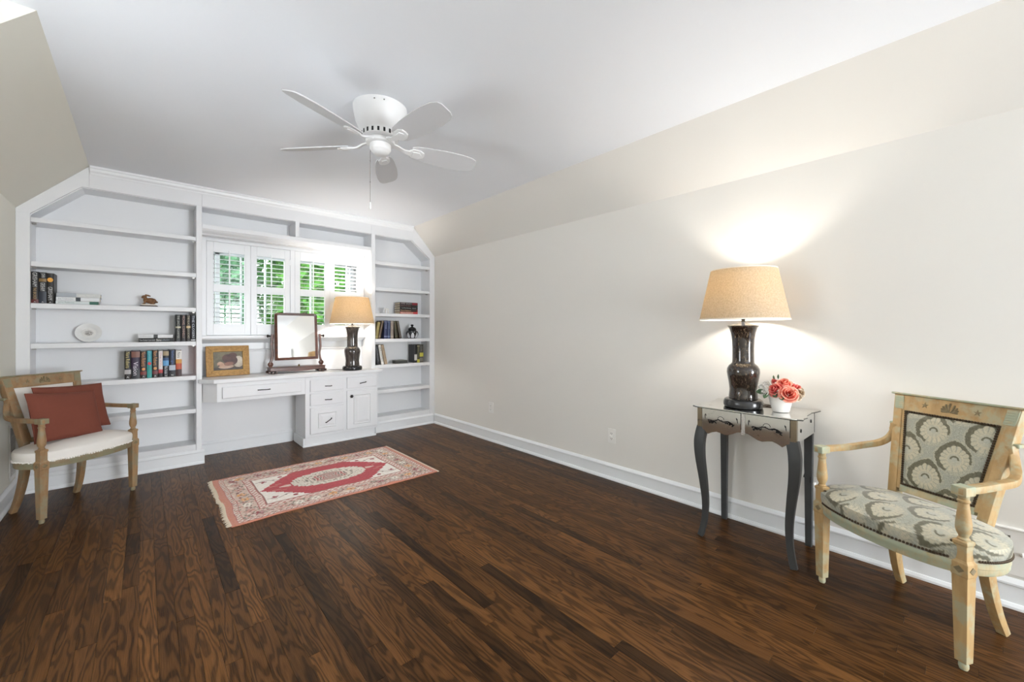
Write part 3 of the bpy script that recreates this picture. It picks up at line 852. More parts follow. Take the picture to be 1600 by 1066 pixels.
# ------------------------------------------------------------------ mirrored console table
TX0, TX1, TY0, TY1 = 2.362, 2.712, 0.555, 1.035
tb = thing('console_table', 'mirrored two-drawer console table on charcoal cabriole legs against the right wall', 'table', ((TX0 + TX1) / 2, (TY0 + TY1) / 2, 0))
def tableu():
    P = tb
    # scalloped top outline (front edge bows in x)
    n = 24; pts = []
    f0 = TX0 - 0.022
    def fx(t):   # front edge offset
        d = abs(t - 0.5) * 2
        return f0 + (0.0 if d < 0.86 else 0.022 * (d - 0.86) / 0.14)
    for i in range(n + 1):
        t = i / n; pts.append((fx(t) , TY0 - 0.026 + t * (TY1 - TY0 + 0.052)))
    side = [(0.05, 0.016), (0.09, 0.020), (0.14, 0.006), (0.25, 0.004), (0.31, 0.016), (0.352, 0.022)]
    pts += [(TX0 + dx, TY1 + 0.004 + dy) for dx, dy in side]
    pts += [(TX0 + dx, TY0 - 0.004 - dy) for dx, dy in reversed(side)]
    MB().prism(pts, 0.7385, 0.7445, 'z').build('table_top', M_antique, P, 0.0008, label='mirrored glass top with wavy edge')
    c_ = Vector((sum(p[0] for p in pts) / len(pts), sum(p[1] for p in pts) / len(pts)))
    out = [(c_.x + (p[0] - c_.x) * 1.004, c_.y + (p[1] - c_.y) * 1.004) for p in pts]
    MB().prism(out, 0.7355, 0.7384, 'z').build('top_edge', M_glass_edge, P)
    # case: back, two sides
    MB().box(TX1 - 0.012, TX1, TY0, TY1, 0.62, 0.735).build('back_board', M_legs, P)
    for y0 in (TY0, TY1 - 0.012):
        MB().box(TX0 + 0.020, TX1 - 0.012, y0, y0 + 0.012, 0.618, 0.735).build('side_panel', M_antique_side, P, 0.001)
    for y0 in (TY0, TY1 - 0.026):
        MB().box(TX0 - 0.002, TX0 + 0.022, y0, y0 + 0.026, 0.612, 0.735).build('corner_post', M_post, P, 0.001)
    ym = (TY0 + TY1) / 2
    MB().box(TX0 - 0.001, TX0 + 0.02, ym - 0.009, ym + 0.009, 0.618, 0.735).build('center_post', M_antique_side, P, 0.001)
    MB().box(TX0 + 0.02, TX1 - 0.012, TY0 + 0.012, TY1 - 0.012, 0.64, 0.648).build('bottom_board', M_legs, P)
    # small dark studs on the near side
    for xx, zz in ((TX0 + 0.075, 0.672), (TX0 + 0.27, 0.692)):
        MB().prism([(xx - 0.006, zz), (xx, zz - 0.009), (xx + 0.006, zz), (xx, zz + 0.009)], TY0 - 0.003, TY0, 'y').build('stud', M_black, P)
    for y0, y1 in ((TY0 + 0.028, ym - 0.011), (ym + 0.011, TY1 - 0.028)):
        L = y1 - y0
        prof = [(0.0, 0.006), (0.08, 0.004), (0.17, -0.006), (0.30, -0.019), (0.40, -0.022), (0.5, -0.016), (0.62, -0.012), (0.74, -0.020), (0.84, -0.032), (0.92, -0.020), (1.0, -0.008)]
        if y0 > ym: pass
        else: prof = [(1 - a, b) for a, b in reversed(prof)]
        poly = [(y0 + a * L, 0.624 + b) for a, b in prof] + [(y1, 0.734), (y0, 0.734)]
        m = MB().prism(poly, TX0 - 0.004, TX0 + 0.010, 'x')
        d = m.build('drawer', M_antique, P, 0.0006, label='mirrored drawer front with scalloped lower edge')
        # painted vine and ribbon: flat black leaves and stems
        rg = random.Random(int(y0 * 1000))
        v = MB(); xf = TX0 - 0.0048
        yc = (y0 + y1) / 2; zc = 0.676
        def blob(y, z, a, b, rot):
            p = []
            for k in range(8):
                an = 2 * PI * k / 8
                uu, vv = a * math.cos(an), b * math.sin(an)
                p.append((y + uu * math.cos(rot) - vv * math.sin(rot), z + uu * math.sin(rot) + vv * math.cos(rot)))
            v.prism(p, xf, xf + 0.0007, 'x')
        for k in range(-7, 8):
            yy = yc + k * L * 0.045; zz = zc + 0.004 * math.sin(k * 1.1) - 0.0004 * k * k * 0.4
            blob(yy, zz, 0.008, 0.0028, rg.uniform(-0.5, 0.5))
            if abs(k) > 2: blob(yy, zz - 0.008 + rg.uniform(-0.004, 0.006), 0.007, 0.0035, rg.uniform(-1.4, 1.4))
        for sy in (-1, 1):
            blob(yc + sy * L * 0.24, zc - 0.010, 0.010, 0.006, sy * 0.7); blob(yc + sy * L * 0.30, zc - 0.018, 0.007, 0.004, sy * 1.1)
            blob(yc + sy * L * 0.42, zc + 0.012, 0.014, 0.0018, 1.5); blob(yc + sy * L * 0.40, zc + 0.022, 0.007, 0.002, 1.3)
        for k in range(7):
            an = PI * (k + 0.5) / 7
            blob(yc + 0.016 * math.cos(an), zc + 0.008 + 0.014 * math.sin(an), 0.004, 0.0013, an + PI / 2)
        v.build('painted_vine', M_black, d, label='black painted vine decoration')
    # legs: cabriole in front, plain tapered behind
    for sy, yb_ in ((-1, TY0 + 0.022), (1, TY1 - 0.022)):
        path = [(0, 0.0, 0.625), (-0.006, sy * 0.010, 0.575), (-0.010, sy * 0.014, 0.52), (-0.008, sy * 0.010, 0.44), (-0.002, -sy * 0.004, 0.32), (0.002, -sy * 0.014, 0.20), (0.0, -sy * 0.010, 0.10), (-0.006, sy * 0.002, 0.03), (-0.010, sy * 0.010, 0.0)]
        pp = cr([(TX0 + 0.020 + a, yb_ + b, z) for a, b, z in path], 6)
        ws = [0.030 + 0.022 * min(1, max(0, (p[2] - 0.12) / 0.42)) ** 1.2 for p in pp]
        MB().sweep(pp, ws, [w * 0.85 for w in ws], side=(0, 1, 0)).build('leg', M_legs, P, 0.004, smooth=True)
        MB().sweep([(TX1 - 0.020, yb_, 0.64), (TX1 - 0.020, yb_, 0.0)], [0.040, 0.030], [0.034, 0.026], side=(0, 1, 0)).build('leg', M_legs, P, 0.003)
sub(tb, tableu)

# ------------------------------------------------------------------ flowers in a white pot
pot = thing('flower_arrangement', 'coral and white artificial roses in a small white pot on the console table', 'flower pot', (2.497, 0.658, 0.7455))
M_pot = paint('white_glazed_pot', S(238, 236, 231), 0.3, 0.01, 6, bmp=0)
MB().lathe([(0.026, 0), (0.036, 0.001), (0.039, 0.006), (0.050, 0.05), (0.060, 0.094), (0.061, 0.096), (0.057, 0.096), (0.054, 0.086), (0.03, 0.082)], 36).build('pot', M_pot, pot, smooth=True)
def petal_mat(name, a, b):
    m, t, bs = nt(name)
    f = noise_n(t, 40, 3, obj_coord(t), 0.6)
    lk(t, ramp(t, f, [(0.3, a), (0.7, b)]), bs.inputs['Base Color']); bs.inputs['Roughness'].default_value = 0.7
    return m
M_petal = attr_mat('silk_petals', 0.7, 0.0, 300)
CORAL = (S(150, 22, 34), S(214, 66, 70), S(246, 176, 158)); CORAL2 = (S(170, 40, 34), S(226, 96, 76), S(250, 200, 174))
WHITE = (S(226, 222, 212), S(246, 244, 240), S(254, 253, 251)); BEIGE = (S(150, 120, 92), S(196, 172, 142), S(226, 212, 190))
M_gleaf = petal_mat('dark_green_leaves', S(40, 66, 40), S(96, 128, 92))
M_stem = petal_mat('stems', S(80, 90, 60), S(110, 116, 84))
def rose(c, r, cols, axis, layers=((3, 0.26, 1.30), (4, 0.50, 1.12), (5, 0.78, 0.85), (6, 1.05, 0.48)), seed=1):
    rg = random.Random(seed)
    m = MB(); m.c = []
    for li, (n, rad, up) in enumerate(layers):
        for k in range(n):
            a = 2 * PI * (k + 0.5 * li) / n + rg.uniform(-0.2, 0.2)
            wd = PI / n * 1.35; tw = rg.uniform(-0.08, 0.08); sh = rg.uniform(-0.12, 0.12)
            def fn(u, v, a=a, rad=rad, up=up, wd=wd):
                s_ = u * 2 - 1
                th = a + s_ * wd * math.sin(min(1.0, v * 0.75 + 0.3) * PI / 2) * (1 - 0.30 * max(0, v - 0.7) * 3.3 * s_ * s_)
                rr = r * rad * (0.20 + 0.80 * math.sin(v * PI / 2) ** 0.8) + r * 0.20 * rad * max(0, v - 0.72) * 3.5
                z = r * (up * v ** 1.25 - 0.30 * rad - 0.22 * rad * max(0, v - 0.8) * 5) - r * 0.22 * v * s_ * s_ + r * (tw * s_ + sh * v)
                return (rr * math.cos(th), rr * math.sin(th), z)
            m.grid(fn, 6, 7)
            for jj in range(8):
                v = jj / 7
                for ii in range(7):
                    e = max(v, abs(ii / 3 - 1) * 0.8 * v)
                    m.c.append(lerp3(cols[0], cols[1], min(1, v * 1.5)) if v < 0.66 else lerp3(cols[1], cols[2], (v - 0.66) / 0.34 * 0.9))  # paler petal edges; dark bases paint in the shade of the gaps
    q = Vector((0, 0, 1)).rotation_difference(Vector(axis).normalized()).to_matrix().to_4x4()
    m.xform(Matrix.Translation(c) @ q)
    return m.build('flower', M_petal, pot, smooth=True, fixn=False)
# camera sits towards -x; image right = -y
rose((-0.052, 0.008, 0.118), 0.034, CORAL, (-0.9, 0.35, 0.45), seed=1)
rose((-0.056, -0.050, 0.104), 0.037, CORAL2, (-0.9, -0.35, 0.40), seed=2)
rose((-0.020, -0.022, 0.142), 0.036, CORAL2, (-0.6, -0.1, 0.8), seed=3)
rose((-0.004, -0.062, 0.124), 0.030, CORAL, (-0.4, -0.8, 0.6), seed=4)
rose((0.005, 0.030, 0.156), 0.016, CORAL, (-0.3, 0.5, 0.8), seed=9)
for i, p_ in enumerate([(-0.040, 0.066, 0.118), (-0.020, 0.058, 0.138), (-0.052, 0.058, 0.098), (-0.012, 0.082, 0.122), (-0.036, 0.082, 0.102), (-0.045, 0.044, 0.128)]):
    rose(p_, 0.019, WHITE, (-0.7, 0.6, 0.4), seed=20 + i)
for i, p_ in enumerate([(-0.012, -0.090, 0.110), (-0.030, -0.082, 0.092), (0.012, -0.080, 0.118)]):
    rose(p_, 0.019, BEIGE, (-0.6, -0.7, 0.4), seed=30 + i)
def leaf(c, d, L, w):
    m = MB()
    d = Vector(d).normalized(); sd = d.cross(Vector((-1, 0.2, 0.3))).normalized(); nn = d.cross(sd)
    def fn(u, v):
        s_ = (u - 0.5) * 2 * w * math.sin(PI * min(1, v * 0.92 + 0.04)) ** 0.8
        return Vector(c) + d * (v * L) + sd * s_ + nn * (0.12 * L * (v - 0.5) ** 2 - 0.2 * abs(s_))
    m.grid(fn, 4, 6).build('leaf', M_gleaf, pot, smooth=True, fixn=False)
leaf((-0.055, 0.045, 0.100), (-0.55, 0.2, -0.6), 0.038, 0.014)
leaf((-0.05, 0.055, 0.105), (-0.3, 0.9, -0.1), 0.045, 0.014)
leaf((-0.06, -0.025, 0.095), (-0.6, -0.1, -0.5), 0.034, 0.016)
leaf((-0.055, 0.02, 0.10), (-0.5, -0.5, -0.3), 0.036, 0.013)
leaf((0.0, 0.03, 0.165), (0.1, 0.2, 1), 0.024, 0.005)
leaf((0.0, 0.012, 0.170), (0.1, 0.0, 1), 0.026, 0.005)
MB().tube([(0, 0, 0.08), (0.0, -0.02, 0.14)], 0.003, 6).tube([(0, 0, 0.08), (-0.02, 0.03, 0.12)], 0.003, 6).tube([(0.0, 0, 0.08), (0.0, 0.07, 0.11)], 0.003, 6).tube([(0, 0, 0.08), (0.0, -0.075, 0.10)], 0.003, 6).build('stems', M_stem, pot)

# ------------------------------------------------------------------ neoclassical armchairs
DG = S(154, 155, 142); DG2 = S(134, 135, 120); DO = S(88, 84, 62); DC = S(190, 182, 156); DC2 = S(172, 172, 158)
def damask(x, y):
    W, Hh = 0.170, 0.204
    best = None
    j0 = round(y / (Hh / 2))
    for j in (j0 - 1, j0, j0 + 1):
        ox = 0.5 * W if j % 2 else 0.0
        i = round((x - ox) / W)
        dx = x - ox - i * W; dy = y - j * Hh / 2
        q = (dx / 0.085) ** 2 + (dy / 0.09) ** 2
        if best is None or q < best[0]: best = (q, dx, dy)
    q, dx, dy = best
    th = math.atan2(dy, dx)
    n1 = mnoise.noise((x * 170, y * 170, 1.0)); n2 = mnoise.noise((x * 330, y * 330, 5.0)); n3 = mnoise.noise((x * 45, y * 45, 9.0))
    pt = 1 + 0.16 * max(0, math.sin(th)) ** 10
    r = math.hypot(dx / 0.047, (dy + 0.003) / 0.050)
    rr = r / (pt * (1 + 0.075 * abs(math.sin(8 * th)) - 0.03) * (1 + 0.10 * n3))
    ro = math.hypot((dx - 0.0055) / 0.060, (dy - 0.001) / 0.062) / ((1 + 0.20 * max(0, math.sin(th)) ** 12) * (1 + 0.08 * n3 + 0.05 * n1))
    if rr < 0.98:
        if 0.20 < r < 0.33 and dy > -0.004: return lerp3(DO, DG2, 0.15)
        c = DC
        if r < 0.20: c = DC2
        elif r < 0.50: c = lerp3(DC2, DC, 0.4)
        elif math.sin(8 * th) ** 2 < 0.10 and r > 0.62: c = lerp3(DC2, DG2, 0.6)
        return lerp3(c, DG, max(0, min(0.6, 0.22 + n1 * 0.5 + n2 * 0.25)))
    if ro < 1.0 and math.sin(th + 0.5) > -0.62:
        return lerp3(DO, DG2, max(0, min(0.4, 0.10 + n1 * 0.35)))
    if ro < 1.12 and n2 > -0.05: return lerp3(DG, DC, 0.5)
    return lerp3(DG, DC2 if n2 > 0.05 else DG2, max(0, min(1, 0.40 + n1 * 0.8)))

SEAT = [(0, 0.078), (0.10, 0.070), (0.185, 0.048), (0.245, 0.012), (0.283, -0.045), (0.296, -0.105), (0.286, -0.17), (0.250, -0.235), (0.19, -0.285), (0.10, -0.305)]
seat_curve = cr([(x, y, 0) for x, y in SEAT] + [(0, -0.308, 0)] + [(-x, y, 0) for x, y in reversed(SEAT[1:])], 8, True)
def seat_pt(a):
    n = len(seat_curve); f = (a % 1.0) * n; i = int(f); t = f - i
    return seat_curve[i % n].lerp(seat_curve[(i + 1) % n], t)

def armchair(label, loc, rz, wA, wB, fabric, nails, name='armchair', HW=0.262):
    t = thing(name, label, 'armchair', loc, rz, 'pair of neoclassical armchairs')
    # seat rail: a ring following the seat outline
    N = 120; cy = -0.11
    def sc(p, k): return (p.x * k, cy + (p.y - cy) * k)
    vs = []; fs = []
    prof = [(0.90, 0.332), (0.985, 0.330), (0.995, 0.336), (0.995, 0.352), (1.004, 0.355), (1.004, 0.372), (0.99, 0.376), (0.90, 0.376)]
    for k, z in prof:
        for i in range(N):
            q = sc(seat_pt(i / N), k); vs.append((q[0], q[1], z))
    M_ = len(prof)
    for j in range(M_):
        for i in range(N):
            fs.append((j * N + i, j * N + (i + 1) % N, ((j + 1) % M_) * N + (i + 1) % N, ((j + 1) % M_) * N + i))
    MB().add(vs, fs).build('seat_rail', wB, t, smooth=True)
    # cushion
    NA, NR = (360, 90) if nails else (120, 30)
    m = MB(); m.c = []
    def zprof(s_):
        # s_ = 0 at the tack line .. 1 at the centre
        if s_ < 0.12:
            q = s_ / 0.12; return (1.0 + 0.016 * math.sin(q * PI * 0.75), 0.374 + 0.052 * q)
        q = (s_ - 0.12) / 0.88
        k = (1.011) * (1 - q)
        return (k, 0.426 + 0.040 * (1 - (1 - q) ** 3.2))
    vs = []; cols = []
    for j in range(NR + 1):
        k, z = zprof(j / NR)
        for i in range(NA):
            q = sc(seat_pt(i / NA), k)
            f_ = sc(seat_pt(i / NA), k + max(0.0, 0.43 - z) / 0.26)
            vs.append((q[0], q[1], z)); cols.append(damask(f_[0] + 0.02, f_[1] + 0.4) if nails else (1, 1, 1, 1))
    fs = [(j * NA + i, j * NA + (i + 1) % NA, (j + 1) * NA + (i + 1) % NA, (j + 1) * NA + i) for j in range(NR) for i in range(NA)]
    m.add(vs, fs); m.c = cols
    m.build('seat_cushion', fabric, t, smooth=True)
    # nailheads or a frayed linen edge along the rail
    if nails:
        nm = MB(); NN = 170
        for i in range(NN):
            p = seat_pt(i / NN); q = sc(p, 1.008)
            if abs(abs(q[0]) - HW) < 0.027 and abs(q[1]) < 0.027: continue
            nm.ball((q[0], q[1], 0.382), 0.0052, 6, 4)
        for sx in (-1, 1):
            for ox, oy in ((-0.026, 0.012), (0.012, -0.028)):
                for k in range(6): nm.ball((sx * (HW + ox), oy, 0.388 + 0.0095 * k), 0.005, 6, 4)
        o = nm.build('nailheads', M_nail, t, smooth=True, label='row of dark nailheads'); o['kind'] = 'stuff'
    else:
        fr = MB(); rg = random.Random(4); NN = 150
        for i in range(NN):
            p = seat_pt(i / NN); q = sc(p, 1.006)
            fr.ball((q[0], q[1], 0.373 + rg.uniform(-0.004, 0.003)), (0.006, 0.006, 0.005), 5, 4)
        o = fr.build('frayed_edge', M_linen, t, smooth=True); o['kind'] = 'stuff'
    # front legs with carved block, baluster arm posts
    for sx in (-1, 1):
        x = HW * sx
        m = MB()
        def sq(h, z): return [(x - h, -h, z), (x + h, -h, z), (x + h, h, z), (x - h, h, z)]
        lv = [(0.0165, 0.028), (0.0170, 0.05), (0.0218, 0.325), (0.0238, 0.330), (0.0238, 0.372), (0.0200, 0.377), (0.0180, 0.382), (0.0180, 0.432), (0.0205, 0.436), (0.0205, 0.446), (0.016, 0.450)]
        vs = []
        for h, z in lv: vs += sq(h, z)
        fs = [tuple(range(4)), tuple(range(len(vs) - 4, len(vs)))]
        for r in range(len(lv) - 1):
            for k in range(4): fs.append((r * 4 + k, r * 4 + (k + 1) % 4, r * 4 + 4 + (k + 1) % 4, r * 4 + 4 + k))
        m.add(vs, fs)
        lg = m.build('front_leg', wA, t, 0.0015)
        # carved diamonds on the block faces
        for fx, fy in ((0, 1), (sx, 0)):
            d = MB()
            poly = [(-0.015, 0), (0, -0.013), (0.015, 0), (0, 0.013)]
            if fy: d.prism([(x + a, 0.351 + b) for a, b in poly], 0.0233, 0.0258, 'y')
            else: d.prism([(a, 0.351 + b) for a, b in poly], x + sx * 0.0233, x + sx * 0.0258, 'x')
            d.build('carved_diamond', M_carve, lg, 0.001)
        MB().lathe([(0.005, 0.0), (0.0110, 0.001), (0.0135, 0.009), (0.0135, 0.019), (0.010, 0.027), (0.008, 0.030)], 14, (x, 0)).build('caster', wB, lg, smooth=True)
        MB().lathe([(0.015, 0.448), (0.0165, 0.453), (0.0125, 0.459), (0.0130, 0.463), (0.0185, 0.475), (0.0212, 0.490), (0.0208, 0.505), (0.0178, 0.535), (0.0148, 0.565), (0.0140, 0.578), (0.0168, 0.581), (0.0168, 0.586), (0.0140, 0.589), (0.0148, 0.600), (0.0168, 0.606)], 24, (x, 0)).build('arm_post', wA, t, smooth=True)
    # back posts with sabre legs: the foot kicks back, the post leans back
    def back_x(z): return 0.150 + 0.045 * max(0, (z - 0.40) / 0.47)
    def back_y(z): return -0.295 - 0.118 * max(0, (z - 0.40) / 0.47) ** 1.05
    for sx in (-1, 1):
        pts = [(0.171, -0.368, 0.0), (0.166, -0.335, 0.08), (0.160, -0.310, 0.18), (0.155, -0.297, 0.28), (0.151, -0.293, 0.38)] + [(back_x(z), back_y(z), z) for z in (0.46, 0.58, 0.70, 0.80, 0.866)]
        pp = cr([(sx * a, b, c) for a, b, c in pts], 5)
        ws = [0.030 + 0.004 * min(1, p[2] / 0.35) for p in pp]
        hs = [0.028 + 0.018 * min(1, p[2] / 0.3) for p in pp]
        MB().sweep(pp, ws, hs, side=(1, 0, 0)).build('back_leg', wA, t, 0.003, smooth=True)
    # back panel, its frame and the crest, all in the leaning plane
    A = Vector((0, back_y(0.455), 0.455)); B = Vector((0, back_y(0.866), 0.866))
    up = (B - A).normalized(); fw = Vector((1, 0, 0)).cross(up) * 1.0
    if fw.y < 0: fw = -fw
    L = (B - A).length
    def bp(x, v, d): return Vector((x, 0, 0)) + A + up * v + fw * d
    def slab(poly, d0, d1, name, mat, parent, bev=0.0015, **k):
        n = len(poly); mm = MB()
        mm.add([bp(x, v, d0) for x, v in poly] + [bp(x, v, d1) for x, v in poly],
               [tuple(range(n)), tuple(range(2 * n - 1, n - 1, -1))] + [(i, (i + 1) % n, n + (i + 1) % n, n + i) for i in range(n)])
        return mm.build(name, mat, parent, bev, **k)
    hx = lambda v: 0.150 + 0.045 * (v / L) - 0.013
    slab([(-hx(L * 0.83) - 0.028, L * 0.83), (hx(L * 0.83) + 0.028, L * 0.83), (hx(L) + 0.030, L * 1.0), (-hx(L) - 0.030, L * 1.0)], -0.018, 0.022, 'crest_rail', wA, t, 0.002)
    slab([(-hx(L) - 0.040, L), (hx(L) + 0.040, L), (hx(L) + 0.040, L + 0.008), (-hx(L) - 0.040, L + 0.008)], -0.026, 0.030, 'crest_cap', wB, t, 0.002)
    for sx in (-1, 1):
        poly = [(sx * (hx(L * 0.84) - 0.010), L * 0.845), (sx * (hx(L * 0.84) + 0.024), L * 0.845), (sx * (hx(L) + 0.026), L * 0.985), (sx * (hx(L) - 0.010), L * 0.985)]
        cb = slab(poly, 0.018, 0.0255, 'corner_block', wB, t, 0.0012)
        for k in range(5):
            v0 = L * (0.862 + 0.024 * k); c0 = hx(v0) + 0.007
            slab([(sx * (c0 - 0.014), v0), (sx * (c0 + 0.014), v0), (sx * (c0 + 0.014), v0 + 0.005), (sx * (c0 - 0.014), v0 + 0.005)], 0.0255, 0.0272, 'reed', wB, cb, 0.0006)
        # carved star
        sv = L * 0.915; sxx = sx * 0.088
        star = [(sxx + (0.0135 if k % 2 == 0 else 0.0048) * math.sin(k * PI / 5), sv + (0.0135 if k % 2 == 0 else 0.0048) * math.cos(k * PI / 5)) for k in range(10)]
        slab(star, 0.021, 0.0240, 'carved_star', M_carve, t, 0)
    sh = MB()
    for k in range(9):
        an = PI * (k + 0.5) / 9; l_ = 0.050 - 0.005 * abs(k - 4)
        b0 = (0.008 * math.cos(an), L * 0.872 + 0.002); e = (l_ * 0.95 * math.cos(an), L * 0.872 + l_ * 0.95 * math.sin(an) * 0.9)
        pts = [bp(b0[0] + (e[0] - b0[0]) * q + 0.006 * math.sin(q * PI) * (1 if e[0] > 0 else -1) * 0.5, b0[1] + (e[1] - b0[1]) * q, 0.0228) for q in (0, 0.35, 0.7, 1.0)]
        sh.tube(pts, [0.0016, 0.0030, 0.0042, 0.0034], 6)
    sh.build('carved_palmette', M_carve, t, smooth=True, label='carved fan palmette')
    # frame members around the upholstery
    for sx in (-1, 1):
        v0, v1 = 0.0, L * 0.835
        slab([(sx * (hx(v0) - 0.014), v0), (sx * (hx(v0) + 0.004), v0), (sx * (hx(v1) + 0.004), v1), (sx * (hx(v1) - 0.014), v1)], -0.016, 0.020, 'back_stile', wA, t)
    slab([(-hx(0) + 0.010, -0.012), (hx(0) - 0.010, -0.012), (hx(0) - 0.006, 0.018), (-hx(0) + 0.006, 0.018)], -0.016, 0.020, 'back_lower_rail', wB, t)
    U0, U1 = 0.018, L * 0.832
    nu, nv = (170, 180) if nails else (24, 24)
    def up_fn(u, v):
        vv = U0 + (U1 - U0) * v; w = hx(vv) - 0.0145
        x = (u * 2 - 1) * w
        e = min(1, 12 * min(u, 1 - u)) ** 0.5 * min(1, 12 * min(v, 1 - v)) ** 0.5
        return bp(x, vv, 0.012 + 0.014 * e)
    m = MB(); m.grid(up_fn, nu, nv)
    m.c = [damask((i / nu * 2 - 1) * (hx(U0 + (U1 - U0) * j / nv) - 0.0145) + 0.045, U0 + (U1 - U0) * j / nv + 0.02) if nails else (1, 1, 1, 1) for j in range(nv + 1) for i in range(nu + 1)]
    m.build('back_upholstery', fabric, t, smooth=True, fixn=False)
    slab([(-hx(U0) + 0.012, U0 - 0.004), (hx(U0) - 0.012, U0 - 0.004), (hx(U1) - 0.012, U1), (-hx(U1) + 0.012, U1)], -0.014, 0.0118, 'back_board', fabric if not nails else M_linen, t, 0)
    if nails:
        nm = MB()
        def edge(p, q, n):
            for k in range(n):
                s_ = (k + 0.5) / n
                nm.ball(bp(p[0] + (q[0] - p[0]) * s_, p[1] + (q[1] - p[1]) * s_, 0.0215), 0.0056, 6, 4)
        a0, a1 = hx(U0) - 0.018, hx(U1) - 0.018
        edge((-a0, U0 + 0.004), (a0, U0 + 0.004), 26); edge((-a1, U1 - 0.004), (a1, U1 - 0.004), 33)
        edge((-a0, U0), (-a1, U1), 34); edge((a0, U0), (a1, U1), 34)
        o = nm.build('back_nailheads', M_nail, t, smooth=True, label='row of dark nailheads'); o['kind'] = 'stuff'
    # arms: leave the post high, scoop down and out, run forward to the post block
    for sx in (-1, 1):
        pts = [(0.194, -0.362, 0.735), (0.199, -0.360, 0.700), (0.211, -0.348, 0.662), (0.231, -0.312, 0.636), (0.251, -0.245, 0.624), (HW - 0.001, -0.15, 0.620), (HW + 0.002, -0.06, 0.620), (HW, 0.026, 0.620)]
        pp = cr([(sx * a, b, c) for a, b, c in pts], 6)
        n = len(pp)
        MB().sweep(pp, [0.026 + 0.005 * i / n for i in range(n)], [0.025] * n, side=None).build('arm', wA, t, 0.003, smooth=True)
        MB().box(sx * HW - 0.021, sx * HW + 0.021, -0.022, 0.026, 0.605, 0.636).build('arm_block', wB, t, 0.002)
        MB().box(sx * 0.198 - 0.018, sx * 0.198 + 0.018, -0.402, -0.362, 0.728, 0.742).build('arm_collar', wB, t, 0.003)
    return t
M_damask = attr_mat('damask_upholstery', 0.55, 0.25, 1400, 0.3)
armchair('distressed pale armchair with silver-green damask upholstery and nailheads, beside the console table', (2.231, 0.2305, 0), math.radians(151.74 - 90), M_wood_pale, M_wood_pale2, M_damask, True, HW=0.252)
armchair('weathered tan armchair with plain white linen upholstery, in front of the left bookcase', (-0.264, 3.926, 0), math.radians(-50.14 - 90), M_wood_tan, M_wood_tan2, M_linen, False)

# two rust pillows on the far chair
def pillow(label, W, Hh, T, M_):
    m = MB(); n = 30
    def side(s_):
        def fn(u, v):
            a, b = u * 2 - 1, v * 2 - 1
            th = (max(0, 1 - abs(a) ** 2.6) * max(0, 1 - abs(b) ** 2.6)) ** 0.55
            pin = 1 - 0.055 * (1 - b * b) * abs(a) ** 3; pin2 = 1 - 0.055 * (1 - a * a) * abs(b) ** 3
            return (a * W / 2 * pin, s_ * (T / 2 * th + 0.003), b * Hh / 2 * pin2)
        return fn
    m.grid(side(1), n, n); m.grid(side(-1), n, n)
    bm = m
    o = bm.build('throw_pillow', M_rust, None, smooth=True)
    # piping
    ring = []
    for k in range(4):
        for i in range(16):
            q = -1 + 2 * i / 16
            a, b = ((q, -1), (1, q), (-q, 1), (-1, -q))[k]
            pin = 1 - 0.055 * (1 - b * b) * abs(a) ** 3; pin2 = 1 - 0.055 * (1 - a * a) * abs(b) ** 3
            ring.append((a * W / 2 * pin, 0, b * Hh / 2 * pin2))
    ring.append(ring[0])
    MB().tube(ring, 0.0042, 6, caps=False).build('piping', M_rust, o, smooth=True)
    o.matrix_world = M_
    return tag(o, label, 'pillow', 'rust pillows on the armchair')
ch_M = Matrix.Translation((-0.264, 3.926, 0)) @ Matrix.Rotation(math.radians(-50.14 - 90), 4, 'Z')
def pm(x, y, z, lean, roll, yawd): return ch_M @ Matrix.Translation((x, y, z)) @ Matrix.Rotation(math.radians(yawd), 4, 'Z') @ Matrix.Rotation(math.radians(lean), 4, 'X') @ Matrix.Rotation(math.radians(roll), 4, 'Y')
pillow('front rust-red throw pillow leaning nearer the left arm of the white linen armchair', 0.41, 0.315, 0.11, pm(0.052, -0.126, 0.614, 17, -5, 9))
pillow('rear rust-red throw pillow half hidden behind the other pillow on the white linen armchair', 0.41, 0.315, 0.10, pm(-0.058, -0.228, 0.640, 17, -3, 4))

